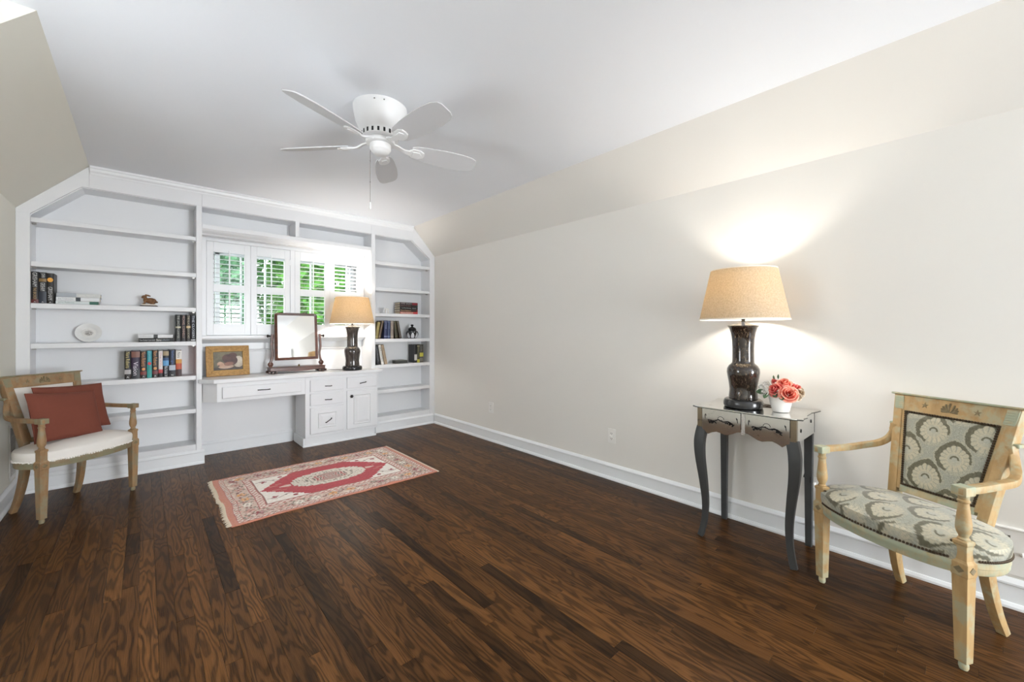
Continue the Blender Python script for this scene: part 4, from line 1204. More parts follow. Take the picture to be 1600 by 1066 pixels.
# ------------------------------------------------------------------ rug
def rug():
    X0, X1, Y0, Y1 = 0.385, 1.807, 2.932, 3.915
    LX, LY = X1 - X0, Y1 - Y0
    t = thing('area_rug', 'worn red and cream oriental rug with fringed end on the dark floor', 'rug', ((X0 + X1) / 2, (Y0 + Y1) / 2, 0))
    cRed, cRed2 = S(170, 28, 44), S(190, 46, 56); cCream = S(232, 222, 210); cPink = S(198, 134, 118); cSal = S(196, 122, 94)
    cOl = S(184, 170, 148); cDk = S(92, 52, 46); cOr = S(222, 152, 78); cGr = S(150, 146, 128); cBr = S(106, 84, 68); cMa = S(150, 44, 52)
    rg = random.Random(12)
    motifs = []
    def h2(i, j, k=0):
        n = math.sin(i * 127.1 + j * 311.7 + k * 74.7) * 43758.5453
        return n - math.floor(n)
    def step(v, q): return math.floor(v / q + 0.5) * q
    def col(x, y):
        # x along the length from the left end, y across from the near edge, metres
        x = x + 0.004 * mnoise.noise((x * 9, y * 9, 3)); y = y + 0.004 * mnoise.noise((x * 9, y * 9, 9))
        e = min(x - 0.0, LX - x, 10); d = min(y, LY - y)
        db = min(x - 0.022, LX - 0.010 - x, y, LY - y)      # distance from the border's outer edge
        n1 = mnoise.noise((x * 60, y * 60, 0)); n2 = mnoise.noise((x * 200, y * 200, 4))
        ex = min(x - 0.022, LX - 0.010 - x) < min(y, LY - y)
        s_ = y if ex else x                                   # coordinate along the border
        if x < 0.026: return lerp3(cSal, cPink, 0.4 + n1)
        if db < 0.018: return lerp3(cPink, cSal, 0.5 + n1)
        if db < 0.052:                                        # outer guard: cream scroll on pink
            q = math.sin(s_ * 2 * PI / 0.034 + (1.5 if ex else 0)) * 0.010
            if abs(db - 0.035 - q) < 0.0045: return lerp3(cBr, cPink, 0.4 + n1)
            if db < 0.022 or db > 0.048: return lerp3(cMa, cPink, 0.45)
            return lerp3(cCream, cPink, max(0, min(1, 0.35 + n1)))
        if db < 0.155:                                        # main border: grey-olive field with flowers
            i = math.floor(s_ / 0.115); fx = s_ - (i + 0.5) * 0.115; fy = db - 0.1035
            fx -= 0.02 * (h2(i, 3) - 0.5); r = math.hypot(fx, fy * 1.1)
            th = math.atan2(fy, fx); pet = 0.030 * (1 + 0.25 * math.cos(6 * th + i))
            kind = h2(i, 7 if ex else 1, int(y > LY / 2) + 2 * int(x > LX / 2))
            main = cMa if kind < 0.35 else (cOr if kind < 0.6 else (cCream if kind < 0.8 else cPink))
            if r < 0.010: return lerp3(cDk, main, 0.3)
            if r < pet: return lerp3(main, cCream, max(0, min(0.5, 0.2 + n1)))
            if r < pet + 0.004: return lerp3(cBr, cOl, 0.3)
            f2 = abs(abs(fx) - 0.0575)
            if math.hypot(f2 - 0.008, fy - 0.02 * math.cos(i)) < 0.0085: return lerp3(cMa, cBr, h2(i, 9))
            if abs(fy - 0.020 * math.sin(s_ * 2 * PI / 0.115)) < 0.0035: return lerp3(cBr, cOl, 0.3)
            g = h2(math.floor(s_ / 0.016), math.floor(db / 0.016))
            if g > 0.84: return lerp3(cPink, cCream, h2(math.floor(s_ / 0.016), 5))
            if g < 0.12: return lerp3(cGr, cBr, 0.5)
            lightn = 0.5 + 0.5 * math.sin(x * 2.6 + y * 3.0)
            return lerp3(cOl, lerp3(cPink, cCream, 0.5), max(0, min(1, 0.25 + 0.5 * lightn + n1 * 0.7)))
        if db < 0.205:                                        # inner guard
            if db < 0.161 or db > 0.199: return lerp3(cMa, cPink, 0.4)
            q = math.sin(s_ * 2 * PI / 0.042) * 0.011
            if abs(db - 0.180 - q) < 0.004: return lerp3(cMa, cPink, 0.35 + n1)
            if abs(db - 0.180 + q) < 0.0055: return cCream
            return lerp3(cPink, cCream, max(0, min(1, 0.45 + n1)))
        if db < 0.211: return lerp3(cBr, cPink, 0.3)
        # field
        fx0, fx1, fy0, fy1 = 0.245, LX - 0.223, 0.211, LY - 0.211
        cx, cy = (fx0 + fx1) / 2, (fy0 + fy1) / 2
        hw, hh = (fx1 - fx0) / 2, (fy1 - fy0) / 2
        ax, ay = abs(x - cx), abs(y - cy)
        qx = step(ax, 0.022)
        # red stepped lozenge: full height in the middle, pointed ends
        lim = hh * 1.02 if qx < hw * 0.46 else max(0.0, hh * 1.0 * (1 - (qx - hw * 0.46) / (hw * 0.54)) )
        lim = step(lim, 0.016) + 0.006 * (1 if math.floor(ax / 0.011) % 2 else 0)
        # cream medallion: stepped oval with small pendants
        ml = 0.165 * math.sqrt(max(0, 1 - (qx / 0.285) ** 2)) if qx < 0.285 else 0
        ml = step(ml, 0.018)
        pend = (0.285 <= ax < 0.36 and ay < 0.020 + 0.012 * math.sin((ax - 0.285) * 70))
        if ay < ml:
            if ml - ay < 0.012 or 0.285 - ax < 0.012: return lerp3(cPink, cDk, 0.35) if ml - ay < 0.005 else cCream
            r = math.hypot(ax / 1.5, ay); th = math.atan2(ay, ax)
            if r < 0.090:
                w = math.sin(r * 190 + 2.5 * math.cos(5 * th))
                if w > 0.45: return lerp3(cMa, cPink, 0.3)
                if w < -0.6: return lerp3(cDk, cGr, 0.4)
                return lerp3(cCream, cPink, 0.35)
            if abs(r - 0.115) < 0.006 and math.sin(th * 22) > 0.1: return lerp3(cBr, cGr, 0.4)
            g = h2(math.floor(x / 0.02), math.floor(y / 0.02), 3)
            u_, v_ = (x / 0.02) % 1 - 0.5, (y / 0.02) % 1 - 0.5
            if g > 0.62 and u_ * u_ + v_ * v_ < 0.08: return lerp3(cMa if g > 0.86 else cBr, cGr, 0.4)
            return lerp3(cCream, cOl, max(0, min(0.7, 0.30 + n1 * 0.6)))
        if pend: return cPink if ay > 0.012 else lerp3(cCream, cPink, 0.4)
        if ay < lim:
            if abs(ay - 0.045) < 0.005 and 0.36 < ax < 0.42: return cPink
            if abs(ay - 0.075) < 0.004 and 0.33 < ax < 0.37: return cPink
            return lerp3(cRed, cRed2, max(0, min(1, 0.4 + n1 * 1.2)))
        # ivory spandrels with sprigs
        px, py = ax - hw * 0.80, ay - hh * 0.70
        if math.hypot(px - 0.05, (py + 0.01) * 1.1) < 0.019 * (1 + 0.35 * math.cos(5 * math.atan2(py, px - 0.05))): return cMa
        if math.hypot(px + 0.075, py - 0.035) < 0.017: return cMa
        if math.hypot(px + 0.02, py + 0.01) < 0.009: return cBr
        if abs(py - 0.10 * px - 0.018 * math.sin(px * 40)) < 0.0032 and abs(px) < 0.10: return lerp3(cBr, cMa, 0.4)
        if n2 > 0.55: return lerp3(cPink, cCream, 0.6)
        return lerp3(cCream, (0.9, 0.85, 0.8), max(0, min(1, 0.4 + n1)))
    nu, nv = 430, 300
    m = MB(); m.c = []
    def z_of(x, y):
        e = min(y, LY - y, x, LX - x)
        w = 0.006 + 0.0025 * mnoise.noise((x * 5, y * 5, 1)) + 0.004 * max(0, mnoise.noise((x * 4.2, 7, 1))) * max(0, 1 - y / 0.10)
        k = 0.010 * math.exp(-((x - 1.02) / 0.05) ** 2) * max(0, 1 - y / 0.12)
        return max(0.003, w + k)
    def edge_wob(x): return 0.012 * mnoise.noise((x * 3.1, 0.5, 2)) + 0.005 * mnoise.noise((x * 11, 0.5, 8))
    vs = []
    for j in range(nv + 1):
        for i in range(nu + 1):
            u, v = i / nu, j / nv
            x, y = u * LX, v * LY
            xo = 0.010 * mnoise.noise((v * 4, 3, 3)) * (1 - u) + 0.006 * mnoise.noise((v * 5, 9, 3)) * u
            yo = edge_wob(x) * (1 - v) + edge_wob(x + 7) * v
            vs.append((x + xo - LX / 2, y + yo - LY / 2, z_of(x, y)))
            m.c.append(col(x, y))
    m.add(vs, [(j * (nu + 1) + i, j * (nu + 1) + i + 1, (j + 1) * (nu + 1) + i + 1, (j + 1) * (nu + 1) + i) for j in range(nv) for i in range(nu)])
    # underside skirt so the rug has thickness
    nb = len(m.v)
    border = [i for i in range(nu + 1)] + [j * (nu + 1) + nu for j in range(1, nv + 1)] + [nv * (nu + 1) + i for i in range(nu - 1, -1, -1)] + [j * (nu + 1) for j in range(nv - 1, 0, -1)]
    m.v += [(m.v[i][0], m.v[i][1], 0.0005) for i in border]; m.c += [lerp3(cPink, cSal, 0.5)] * len(border)
    B = len(border)
    m.f += [(border[k], nb + k, nb + (k + 1) % B, border[(k + 1) % B]) for k in range(B)]
    M_rug = attr_mat('worn_wool_pile', 0.95, 0.5, 700, 0.2)
    m.build('pile', M_rug, t, fixn=False)
    M_fr = paint('fringe_cotton', S(222, 208, 186), 0.9, 0.08, 40, bmp=0)
    fr = MB(); rgf = random.Random(5)
    for k in range(190):
        y = -LY / 2 + LY * (k + 0.5) / 190; l_ = rgf.uniform(0.012, 0.028); dy = rgf.uniform(-0.006, 0.006)
        xo = 0.010 * mnoise.noise(((k + 0.5) / 190 * 4, 3, 3))
        fr.tube([(-LX / 2 + 0.004 + xo, y, 0.005), (-LX / 2 - l_ * 0.5 + xo, y + dy * 0.5, 0.004), (-LX / 2 - l_ + xo, y + dy, 0.002)], [0.0026, 0.0022, 0.0010], 4)
    o = fr.build('fringe', M_fr, t); o['kind'] = 'stuff'
    MB().sweep([(LX / 2 + 0.004, -LY / 2 - 0.004, 0.005), (LX / 2 + 0.006, 0, 0.005), (LX / 2 + 0.004, LY / 2 + 0.004, 0.005)], 0.012, 0.006).build('selvage', M_fr, t)
rug()

# ------------------------------------------------------------------ books
_mats = {}
def cmat(rgb, rough=0.45):
    k = (rgb, rough)
    if k not in _mats: _mats[k] = paint('print_%d_%d_%d' % rgb, S(*rgb), rough, 0.05, 40, bmp=0.03)
    return _mats[k]
BLK = (22, 21, 22)
def book(label, x, y, z, w, h, d, col, texts=(), bands=(), rot=0.0, group='books on the shelves', discs=(), rows=()):
    """a hardback: spine faces -y; x is the middle of its foot, rot tips it about y (negative = to the left)"""
    t = thing('book', label, 'book', (x, y, z), 0, group)
    t.rotation_euler = (0, rot, 0)
    M_ = cmat(col)
    bt = min(0.003, w * 0.12)
    m = MB()
    n = 6
    sp = [(-w / 2, 0.006), (-w / 2, 0.002)] + [(-w / 2 + w * i / n, -0.0022 * math.sin(PI * i / n)) for i in range(1, n)] + [(w / 2, 0.002), (w / 2, 0.006)]
    m.prism(sp, 0, h, 'z')
    m.box(-w / 2, -w / 2 + bt, 0.006, d, 0, h); m.box(w / 2 - bt, w / 2, 0.006, d, 0, h)
    c = m.build('cover', M_, t)
    MB().box(-w / 2 + bt, w / 2 - bt, 0.006, d - 0.006, 0.003, h - 0.004).build('page_block', M_paper, t)
    for z0, z1, bc in bands:
        p = [(-w / 2 - 0.0002, 0.003)] + [(-w / 2 + w * i / n, -0.0022 * math.sin(PI * i / n) - 0.0005) for i in range(0, n + 1)] + [(w / 2 + 0.0002, 0.003)]
        MB().prism(p, z0 * h, z1 * h, 'z').build('spine_panel', cmat(bc), t)
    for zc, r, bc in discs:
        p = [(r * 0.9 * math.cos(2 * PI * k / 16), zc * h + r * math.sin(2 * PI * k / 16)) for k in range(16)]
        MB().prism(p, -0.0034, -0.0026, 'y').build('spine_emblem', cmat(bc), t)
    for s_, z0, z1, cw, tc in texts:      # text runs downwards from z1 to z0, cap height cw*w
        vs, fs, tw, th = text_geo(s_)
        L = (z1 - z0) * h; sx = L / tw; sy = cw * w / th
        m = MB()
        m.add([((vy * sy) - cw * w / 2, -0.0034, z1 * h - vx * sx) for vx, vy in vs], fs)
        m.build('spine_lettering', cmat(tc), t, fixn=False)
    for s_, zc, cw, hh, tc in rows:       # text across the spine
        vs, fs, tw, th = text_geo(s_)
        m = MB(); m.add([(-cw * w / 2 + vx * cw * w / tw, -0.0034, zc * h - hh / 2 + vy * hh / th) for vx, vy in vs], fs)
        m.build('spine_lettering', cmat(tc), t, fixn=False)
    return t
SIL = (196, 196, 194); GOLD = (196, 160, 90); WHT = (232, 230, 226); ORG = (206, 138, 58)
YS = 4.553
zC, zD, zE = 1.3722, 1.0772, 0.7772       # shelf tops
g1 = 'thrillers at the left end of the middle shelf'
book('thick black thriller with dark red foot and silver spine letters, leftmost on its shelf', -0.596, YS, zC, 0.036, 0.232, 0.155, BLK,
     [('GRISHAM', 0.53, 0.97, 0.62, SIL), ('THE BROKER', 0.12, 0.50, 0.42, (178, 150, 104))], [(0.0, 0.12, (92, 22, 24))], group=g1, rows=[('A', 0.045, 0.3, 0.008, WHT)])
book('black thriller with slate-blue foot and stacked silver name on its spine', -0.558, YS, zC, 0.037, 0.229, 0.155, (18, 19, 24),
     [('JOHN', 0.83, 0.97, 0.62, SIL), ('GRISHAM', 0.40, 0.67, 0.62, SIL)], [(0.0, 0.38, (44, 50, 62)), (0.70, 0.80, (136, 108, 62))], group=g1, rows=[('A', 0.045, 0.3, 0.008, WHT)])
book('black thriller with a glowing amber disc on its spine', -0.521, YS, zC, 0.036, 0.226, 0.155, (26, 21, 18),
     [('GRISHAM', 0.12, 0.55, 0.62, SIL)], discs=[(0.78, 0.0165, (232, 164, 62))], group=g1, rows=[('A', 0.045, 0.3, 0.008, WHT)])
def lying(label, x1, z, L, th, col, d=0.155, texts=(), bands=(), group='stacked books', y=YS, **k):
    """flat book: right end at x1, lying with the spine to the room"""
    return book(label, x1, y, z + th / 2, th, L, d, col, texts, bands, -PI / 2, group, **k)
g2 = 'pale books stacked beside the thrillers'
z = zC
lying('white and green paperback at the bottom of the pale stack beside the thrillers', -0.268, z, 0.226, 0.024, (214, 220, 220), texts=[('James Patterson', 0.98 - 0.40, 0.95, 0.5, (130, 140, 140))], bands=[(0.0, 0.22, (52, 98, 84))], group=g2); z += 0.0242
lying('white hardback with dark center band in the middle of the pale stack', -0.262, z, 0.230, 0.029, (226, 228, 230), texts=[('PATTERSON', 0.62, 0.95, 0.5, (168, 172, 176))], bands=[(0.45, 0.56, (56, 62, 68))], group=g2); z += 0.0292
lying('pale grey hardback on top of the stack beside the thrillers', -0.258, z, 0.232, 0.030, (168, 174, 182), texts=[('SEAL TEAM', 0.14, 0.50, 0.4, (226, 226, 222))], bands=[(0.0, 0.56, (206, 208, 206))], group=g2)

g3 = 'two flat books beside the dark books'
lying('flat black book with white title, under another book beside the dark books', 0.186, zD, 0.222, 0.031, (16, 16, 18), texts=[('Tom Robert Lawrence', 0.54, 0.98, 0.42, (190, 190, 190)), ('Bone', 0.36, 0.50, 0.6, WHT), ('collection', 0.12, 0.35, 0.42, (150, 162, 172))], group=g3)
lying('flat silver-white hardback with dark band, on top of a black book beside the dark books', 0.186, zD + 0.0312, 0.224, 0.030, (222, 223, 225), texts=[('LUDLUM', 0.66, 0.95, 0.4, (190, 192, 194))], bands=[(0.46, 0.58, (70, 72, 74)), (0.0, 0.02, (60, 60, 62))], group=g3)
g4 = 'four dark books against the center upright'
for x0, x1, col, txt, tc, bd, lb_ in (
    (0.1990, 0.2345, (34, 36, 36), 'THE LINCOLN LAWYER', (168, 170, 158), [(0.50, 0.56, (186, 178, 150))], 'charcoal book with pale spine letters, leftmost of four dark books by the upright'),
    (0.2350, 0.2700, (24, 20, 21), 'MICHAEL CONNELLY', (170, 128, 112), [], 'near-black book with copper spine letters, second of four dark books'),
    (0.2705, 0.3010, (40, 34, 30), 'THE BLACK BOX ECHO', (186, 174, 140), [(0.50, 0.58, (196, 172, 128))], 'dark brown book with a gold band on its spine, third of four dark books'),
    (0.3015, 0.3365, (20, 20, 30), 'THE CLOSERS', (186, 190, 200), [(0.03, 0.07, (206, 206, 208))], 'midnight-blue book with silver letters touching the center upright')):
    book(lb_, (x0 + x1) / 2, YS, zD, x1 - x0, 0.232, 0.155, col, [(txt, 0.12, 0.96, 0.42, tc)], bd, group=g4)
g5 = 'novels in a row below the dark books'
xs = [-0.121, -0.081, -0.027, 0.015, 0.047, 0.087, 0.116, 0.155, 0.200, 0.241]
nov = [
 ('black novel with gold lettering and a white square, leftmost of the row of nine novels', (24, 22, 20), [('Nora Roberts', 0.40, 0.97, 0.62, (196, 178, 108))], [(0.18, 0.34, (176, 172, 172))], [], [('A', 0.07, 0.35, 0.014, WHT)]),
 ('purple-black novel with white script on its spine', (48, 30, 58), [('Vision', 0.12, 0.60, 0.55, (226, 220, 230))], [(0.0, 0.36, (26, 26, 32)), (0.76, 0.97, (128, 84, 70))], [], []),
 ('black and orange novel with an orange disc, between the purple and turquoise novels', (28, 20, 18), [('Nora Roberts', 0.44, 0.97, 0.64, (206, 140, 84))], [(0.13, 0.25, (120, 40, 36))], [(0.34, 0.012, (214, 140, 78))], [('A', 0.06, 0.35, 0.014, WHT)]),
 ('turquoise novel with a red flower on its spine', (62, 158, 172), [('Carolina', 0.62, 0.95, 0.4, (126, 200, 208))], [(0.0, 0.45, (46, 150, 146))], [(0.53, 0.013, (206, 48, 58))], []),
 ('black and orange novel with an orange disc, between the turquoise and white novels', (28, 20, 18), [('Nora Roberts', 0.44, 0.97, 0.64, (206, 146, 84))], [(0.13, 0.25, (110, 44, 52))], [(0.34, 0.012, (214, 150, 88))], [('A', 0.06, 0.35, 0.014, WHT)]),
 ('slim white novel with red lettering fading to a red foot', (226, 220, 218), [('The Villa', 0.40, 0.96, 0.42, (206, 150, 150))], [(0.16, 0.30, (186, 60, 62)), (0.0, 0.16, (34, 26, 26))], [], []),
 ('black and sky-blue novel with tan top panel', (24, 26, 34), [('Blue Smoke', 0.12, 0.40, 0.5, (206, 210, 216))], [(0.42, 0.62, (96, 160, 210)), (0.80, 0.97, (160, 142, 110)), (0.62, 0.72, (34, 74, 118))], [], [('N', 0.05, 0.3, 0.012, WHT)]),
 ('navy novel with blue lettering and a white block', (22, 30, 50), [('Northern Lights', 0.46, 0.97, 0.5, (70, 104, 170))], [(0.24, 0.43, (186, 194, 208)), (0.0, 0.2, (22, 24, 30))], [], [('N', 0.06, 0.3, 0.012, WHT)]),
 ('white, orange and maroon novel, rightmost of the row of nine novels', (196, 86, 52), [('Nora', 0.72, 0.93, 0.5, (52, 50, 50))], [(0.66, 1.0, (230, 226, 220)), (0.50, 0.66, (216, 150, 62)), (0.0, 0.27, (58, 24, 22))], [], []),
]
for i, (lb_, col, tx, bd, dc, rw) in enumerate(nov):
    book(lb_, (xs[i] + xs[i + 1]) / 2, YS, zE, xs[i + 1] - xs[i] - 0.0016, 0.226 + 0.004 * math.sin(i * 2.1), 0.155, col, tx, bd, group=g5, discs=dc, rows=rw, rot=0.0)

# right bookcase
g6 = 'five stacked paperbacks in the right bookcase'
z = 1.3715
for th, col, lb_, tx, bd in (
    (0.027, (186, 120, 110), 'salmon-spined paperback at the bottom of the five-book stack in the right bookcase', [('David Baldacci', 0.30, 0.94, 0.5, (228, 206, 196))], [(0.0, 0.26, (190, 70, 72))]),
    (0.029, (52, 40, 38), 'dark paperback with tan title, second from the bottom of the five-book stack', [('David Baldacci', 0.40, 0.96, 0.55, (206, 168, 130))], [(0.0, 0.08, (110, 30, 36))]),
    (0.029, (24, 24, 22), 'black paperback with white title in the middle of the five-book stack', [('Last Man Standing', 0.40, 0.92, 0.5, (206, 206, 200)), ('BALDACCI', 0.10, 0.32, 0.45, (176, 176, 180))], []),
    (0.025, (46, 34, 34), 'brown-black paperback with dusty pink title, second from the top of the five-book stack', [('Stone Cold Split', 0.42, 0.96, 0.5, (180, 140, 132))], [(0.0, 0.10, (36, 60, 56))]),
    (0.029, (42, 28, 28), 'dark paperback with a red tail, on top of the five-book stack', [('DAVID', 0.72, 0.96, 0.6, (196, 186, 186)), ('BALDACCI', 0.36, 0.66, 0.6, (186, 190, 184))], [(0.02, 0.32, (124, 34, 44))])):
    lying(lb_, 2.52, z, 0.235, th, col, 0.150, tx, bd, g6, y=4.556); z += th + 0.0004
g7 = 'old books leaning together in the right bookcase'
zC2 = 1.0735
for xf, w, h, rot, col, tc, lb_ in (
    (1.990, 0.034, 0.196, 0.17, (150, 134, 80), (190, 176, 110), 'olive-yellow old book leaning at the left end of the second-row right shelf'),
    (2.026, 0.026, 0.212, 0.20, (96, 80, 64), (150, 130, 100), 'brown old book leaning between the olive-yellow and navy books'),
    (2.105, 0.043, 0.215, 0.0, (36, 44, 84), (150, 160, 190), 'navy old book with pale spine marks standing in the leaning group'),
    (2.146, 0.034, 0.213, 0.0, (44, 58, 92), (120, 136, 166), 'slate-blue old book standing beside the navy book'),
    (2.183, 0.036, 0.213, 0.0, (150, 136, 124), (186, 172, 160), 'taupe old book standing right of the blue books'),
    (2.241, 0.034, 0.212, -0.10, (62, 56, 36), (116, 106, 70), 'dark olive old book leaning left against the taupe book'),
    (2.296, 0.028, 0.214, -0.20, (76, 66, 56), (120, 104, 88), 'dark brown old book leaning at the right end of the leaning group')):
    zoff = (w / 2) * abs(math.sin(rot))
    book(lb_, xf, 4.556, zC2 + zoff, w, h, 0.145, col, [('ANTIQUES', 0.55, 0.9, 0.4, tc)], [(0.12, 0.15, tc), (0.92, 0.94, tc)], rot, g7)
g8 = 'leaning books low in the right bookcase'
zD2 = 0.7735
for xf, w, h, rot, col, tc, txt, lb_ in (
    (2.020, 0.040, 0.225, -0.14, (30, 30, 34), (130, 134, 140), 'GEORGIA', 'dark book leaning at the left of the lower right shelf'),
    (2.068, 0.030, 0.232, -0.18, (232, 228, 220), (40, 40, 40), 'NEW POLITICS', 'white book with black lettering leaning on a dark book'),
    (2.110, 0.034, 0.232, -0.21, (166, 146, 120), (120, 100, 78), 'HISTORY', 'tan book leaning on the white book with black lettering')):
    book(lb_, xf, 4.556, zD2 + (w / 2) * abs(math.sin(rot)), w, h, 0.145, col, [(txt, 0.15, 0.92, 0.5, tc)], [], rot, g8)
g9 = 'upright books at the right end of the lower shelf'
for x0, x1, h, col, tx, bd, lb_ in (
    (2.476, 2.512, 0.222, (26, 26, 26), [('SOUTHERN', 0.12, 0.40, 0.5, (206, 204, 200))], [(0.14, 0.46, (196, 192, 186))], 'black book with white label, left of three upright books near the right wall'),
    (2.513, 2.548, 0.222, (66, 64, 40), [('AMERICAN', 0.3, 0.9, 0.4, (150, 146, 110))], [(0.0, 0.18, (200, 190, 70)), (0.9, 0.94, (180, 170, 140))], 'olive book with a yellow foot, middle of three upright books near the right wall'),
    (2.549, 2.600, 0.224, (60, 58, 52), [('Guide', 0.62, 0.9, 0.4, (120, 118, 112))], [(0.32, 0.54, (196, 190, 74)), (0.06, 0.26, (110, 106, 98))], 'grey book with a yellow panel, right of three upright books near the right wall')):
    book(lb_, (x0 + x1) / 2, 4.556, zD2, x1 - x0 - 0.001, h, 0.15, col, tx, bd, 0, g9)

# ------------------------------------------------------------------ shelf ornaments
def remeshed(name, mb, mat, parent, vox):
    o = mb.build(name, mat, parent, smooth=True)
    md = o.modifiers.new('r', 'REMESH'); md.mode = 'VOXEL'; md.voxel_size = vox; md.use_smooth_shade = True
    s_ = o.modifiers.new('s', 'SMOOTH'); s_.iterations = 4; s_.factor = 0.5
    return o
rab = thing('rabbit_figurine', 'small brown crouching rabbit figurine on a dark plinth', 'figurine', (0.027, 4.60, zC))
M_rab = wood('bronze_rabbit', S(84, 54, 30), S(136, 96, 56), (60, 60, 60), 0.5)
MB().prism([(-0.062, 0), (0.062, 0), (0.052, 0.010), (-0.052, 0.010)], -0.036, 0.036, 'y').build('plinth', cmat((44, 28, 22)), rab, 0.002)
MB().box(-0.048, 0.048, -0.028, 0.028, 0.010, 0.021).build('base_slab', cmat((222, 212, 198)), rab, 0.003)
rm = MB()
rm.ball((0.012, 0, 0.050), (0.036, 0.022, 0.025), 14, 10); rm.ball((0.028, 0.0, 0.047), (0.022, 0.025, 0.024), 12, 9)
rm.ball((-0.018, 0, 0.055), (0.018, 0.016, 0.022), 12, 9); rm.ball((-0.028, 0, 0.082), (0.017, 0.012, 0.014), 12, 9); rm.ball((-0.040, 0, 0.077), (0.008, 0.008, 0.008), 10, 7)
for sy in (-1, 1):
    rm.ball((-0.006, sy * 0.008, 0.094), (0.022, 0.005, 0.007), 10, 8, Matrix.Rotation(0.30, 3, 'Y'))
    rm.ball((-0.026, sy * 0.009, 0.032), (0.007, 0.007, 0.014), 8, 7); rm.ball((-0.032, sy * 0.009, 0.025), (0.011, 0.006, 0.005), 8, 6)
    rm.ball((0.022, sy * 0.018, 0.028), (0.020, 0.007, 0.007), 10, 7)
rm.ball((0.052, 0, 0.040), 0.008, 8, 7)
remeshed('body', rm, M_rab, rab, 0.0025)

pl = thing('oval_plate', 'white oval plate with dark printed scene leaning against the shelf back', 'plate', (-0.330, 4.66, zD))
pm_ = MB().lathe([(0.0, 0.004), (0.040, 0.004), (0.046, 0.006), (0.050, 0.010), (0.072, 0.015), (0.0755, 0.0165), (0.0755, 0.014), (0.070, 0.011), (0.050, 0.005), (0.044, 0.0), (0.0, 0.0)], 48, sx=1.0, sy=0.98, caps=False)
PM = Matrix.Translation((0, 0.012, 0.075)) @ Matrix.Rotation(PI / 2 - 0.22, 4, 'X')
pm_.xform(PM); pm_.build('plate_body', cmat((226, 226, 224), 0.25), pl, smooth=True)
def print_col(u, v):
    r = math.hypot(u, v)
    n = mnoise.noise((u * 6, v * 6, 2)) + 0.5 * mnoise.noise((u * 14, v * 14, 5))
    k = max(0, min(1, (0.75 - r) * 3)) * max(0, min(1, 0.55 + n * 1.1 - 0.25 * v))
    return lerp3(S(222, 220, 216), S(92, 80, 74), k)
pp = MB(); nn = 40
pp.grid(lambda u, v: ((u * 2 - 1) * 0.040 * math.sqrt(max(0, 1 - ((v * 2 - 1) ** 2) * 0.5)), (v * 2 - 1) * 0.036 * math.sqrt(max(0, 1 - ((u * 2 - 1) ** 2) * 0.5)), 0.0046), nn, nn)
pp.c = [print_col(i / nn * 2 - 1, j / nn * 2 - 1) for j in range(nn + 1) for i in range(nn + 1)]
pp.xform(PM); pp.build('printed_scene', attr_mat('plate_print', 0.3), pl, label='dark brown landscape print')

fg = thing('animal_figurine', 'tiny white animal figurine standing beside the stacked paperbacks in the right bookcase', 'figurine', (2.135, 4.60, 1.3715))
fm = MB(); fm.ball((0.004, 0, 0.050), (0.024, 0.013, 0.015), 12, 8); fm.ball((-0.024, 0, 0.062), (0.010, 0.009, 0.011), 10, 7)
for dx in (-0.014, 0.020):
    for sy in (-1, 1): fm.tube([(dx, sy * 0.006, 0.050), (dx - 0.002, sy * 0.007, 0.022), (dx, sy * 0.007, 0.0)], [0.007, 0.0055, 0.0065], 8)
fm.tube([(-0.030, 0, 0.060), (-0.038, 0, 0.040), (-0.040, 0, 0.022)], [0.006, 0.0042, 0.0035], 8); fm.tube([(0.026, 0, 0.054), (0.034, 0, 0.040)], [0.003, 0.002], 6)
remeshed('body', fm, cmat((232, 230, 226), 0.3), fg, 0.0022)

def jar_mat():
    m, t, b = nt('black_white_painted_jar')
    tc = node(t, 'ShaderNodeTexCoord').outputs['Object']
    sp = node(t, 'ShaderNodeSeparateXYZ'); lk(t, tc, sp.inputs[0])
    ang = math_n(t, 'ARCTAN2', sp.outputs[1], sp.outputs[0])
    pet = math_n(t, 'ABSOLUTE', math_n(t, 'SINE', math_n(t, 'MULTIPLY', ang, 4.0)))
    zz = math_n(t, 'MULTIPLY', math_n(t, 'SUBTRACT', sp.outputs[2], 0.012), 16.0)
    leafy = math_n(t, 'GREATER_THAN', pet, math_n(t, 'ADD', zz, 0.05))
    low = math_n(t, 'GREATER_THAN', sp.outputs[2], 0.006)
    f = noise_n(t, 90, 3, tc, 0.6)
    spk = math_n(t, 'GREATER_THAN', f, 0.6)
    k = math_n(t, 'MULTIPLY', math_n(t, 'MULTIPLY', leafy, low), math_n(t, 'GREATER_THAN', pet, 0.35))
    rim = math_n(t, 'MULTIPLY', math_n(t, 'MULTIPLY', math_n(t, 'GREATER_THAN', sp.outputs[2], 0.072), math_n(t, 'LESS_THAN', sp.outputs[2], 0.094)), spk)
    tot = math_n(t, 'MAXIMUM', k, rim)
    lk(t, mixc(t, tot, S(26, 27, 30), S(206, 208, 212)), b.inputs['Base Color'])
    b.inputs['Roughness'].default_value = 0.18
    return m
jr = thing('ginger_jar', 'squat black and white lidded ginger jar in the right bookcase', 'jar', (2.476, 4.615, 1.0735))
M_jar = jar_mat()
MB().lathe([(0.046, 0), (0.052, 0.003), (0.068, 0.022), (0.077, 0.048), (0.076, 0.068), (0.066, 0.088), (0.052, 0.098), (0.046, 0.101), (0.044, 0.106)], 36).build('jar_body', M_jar, jr, smooth=True)
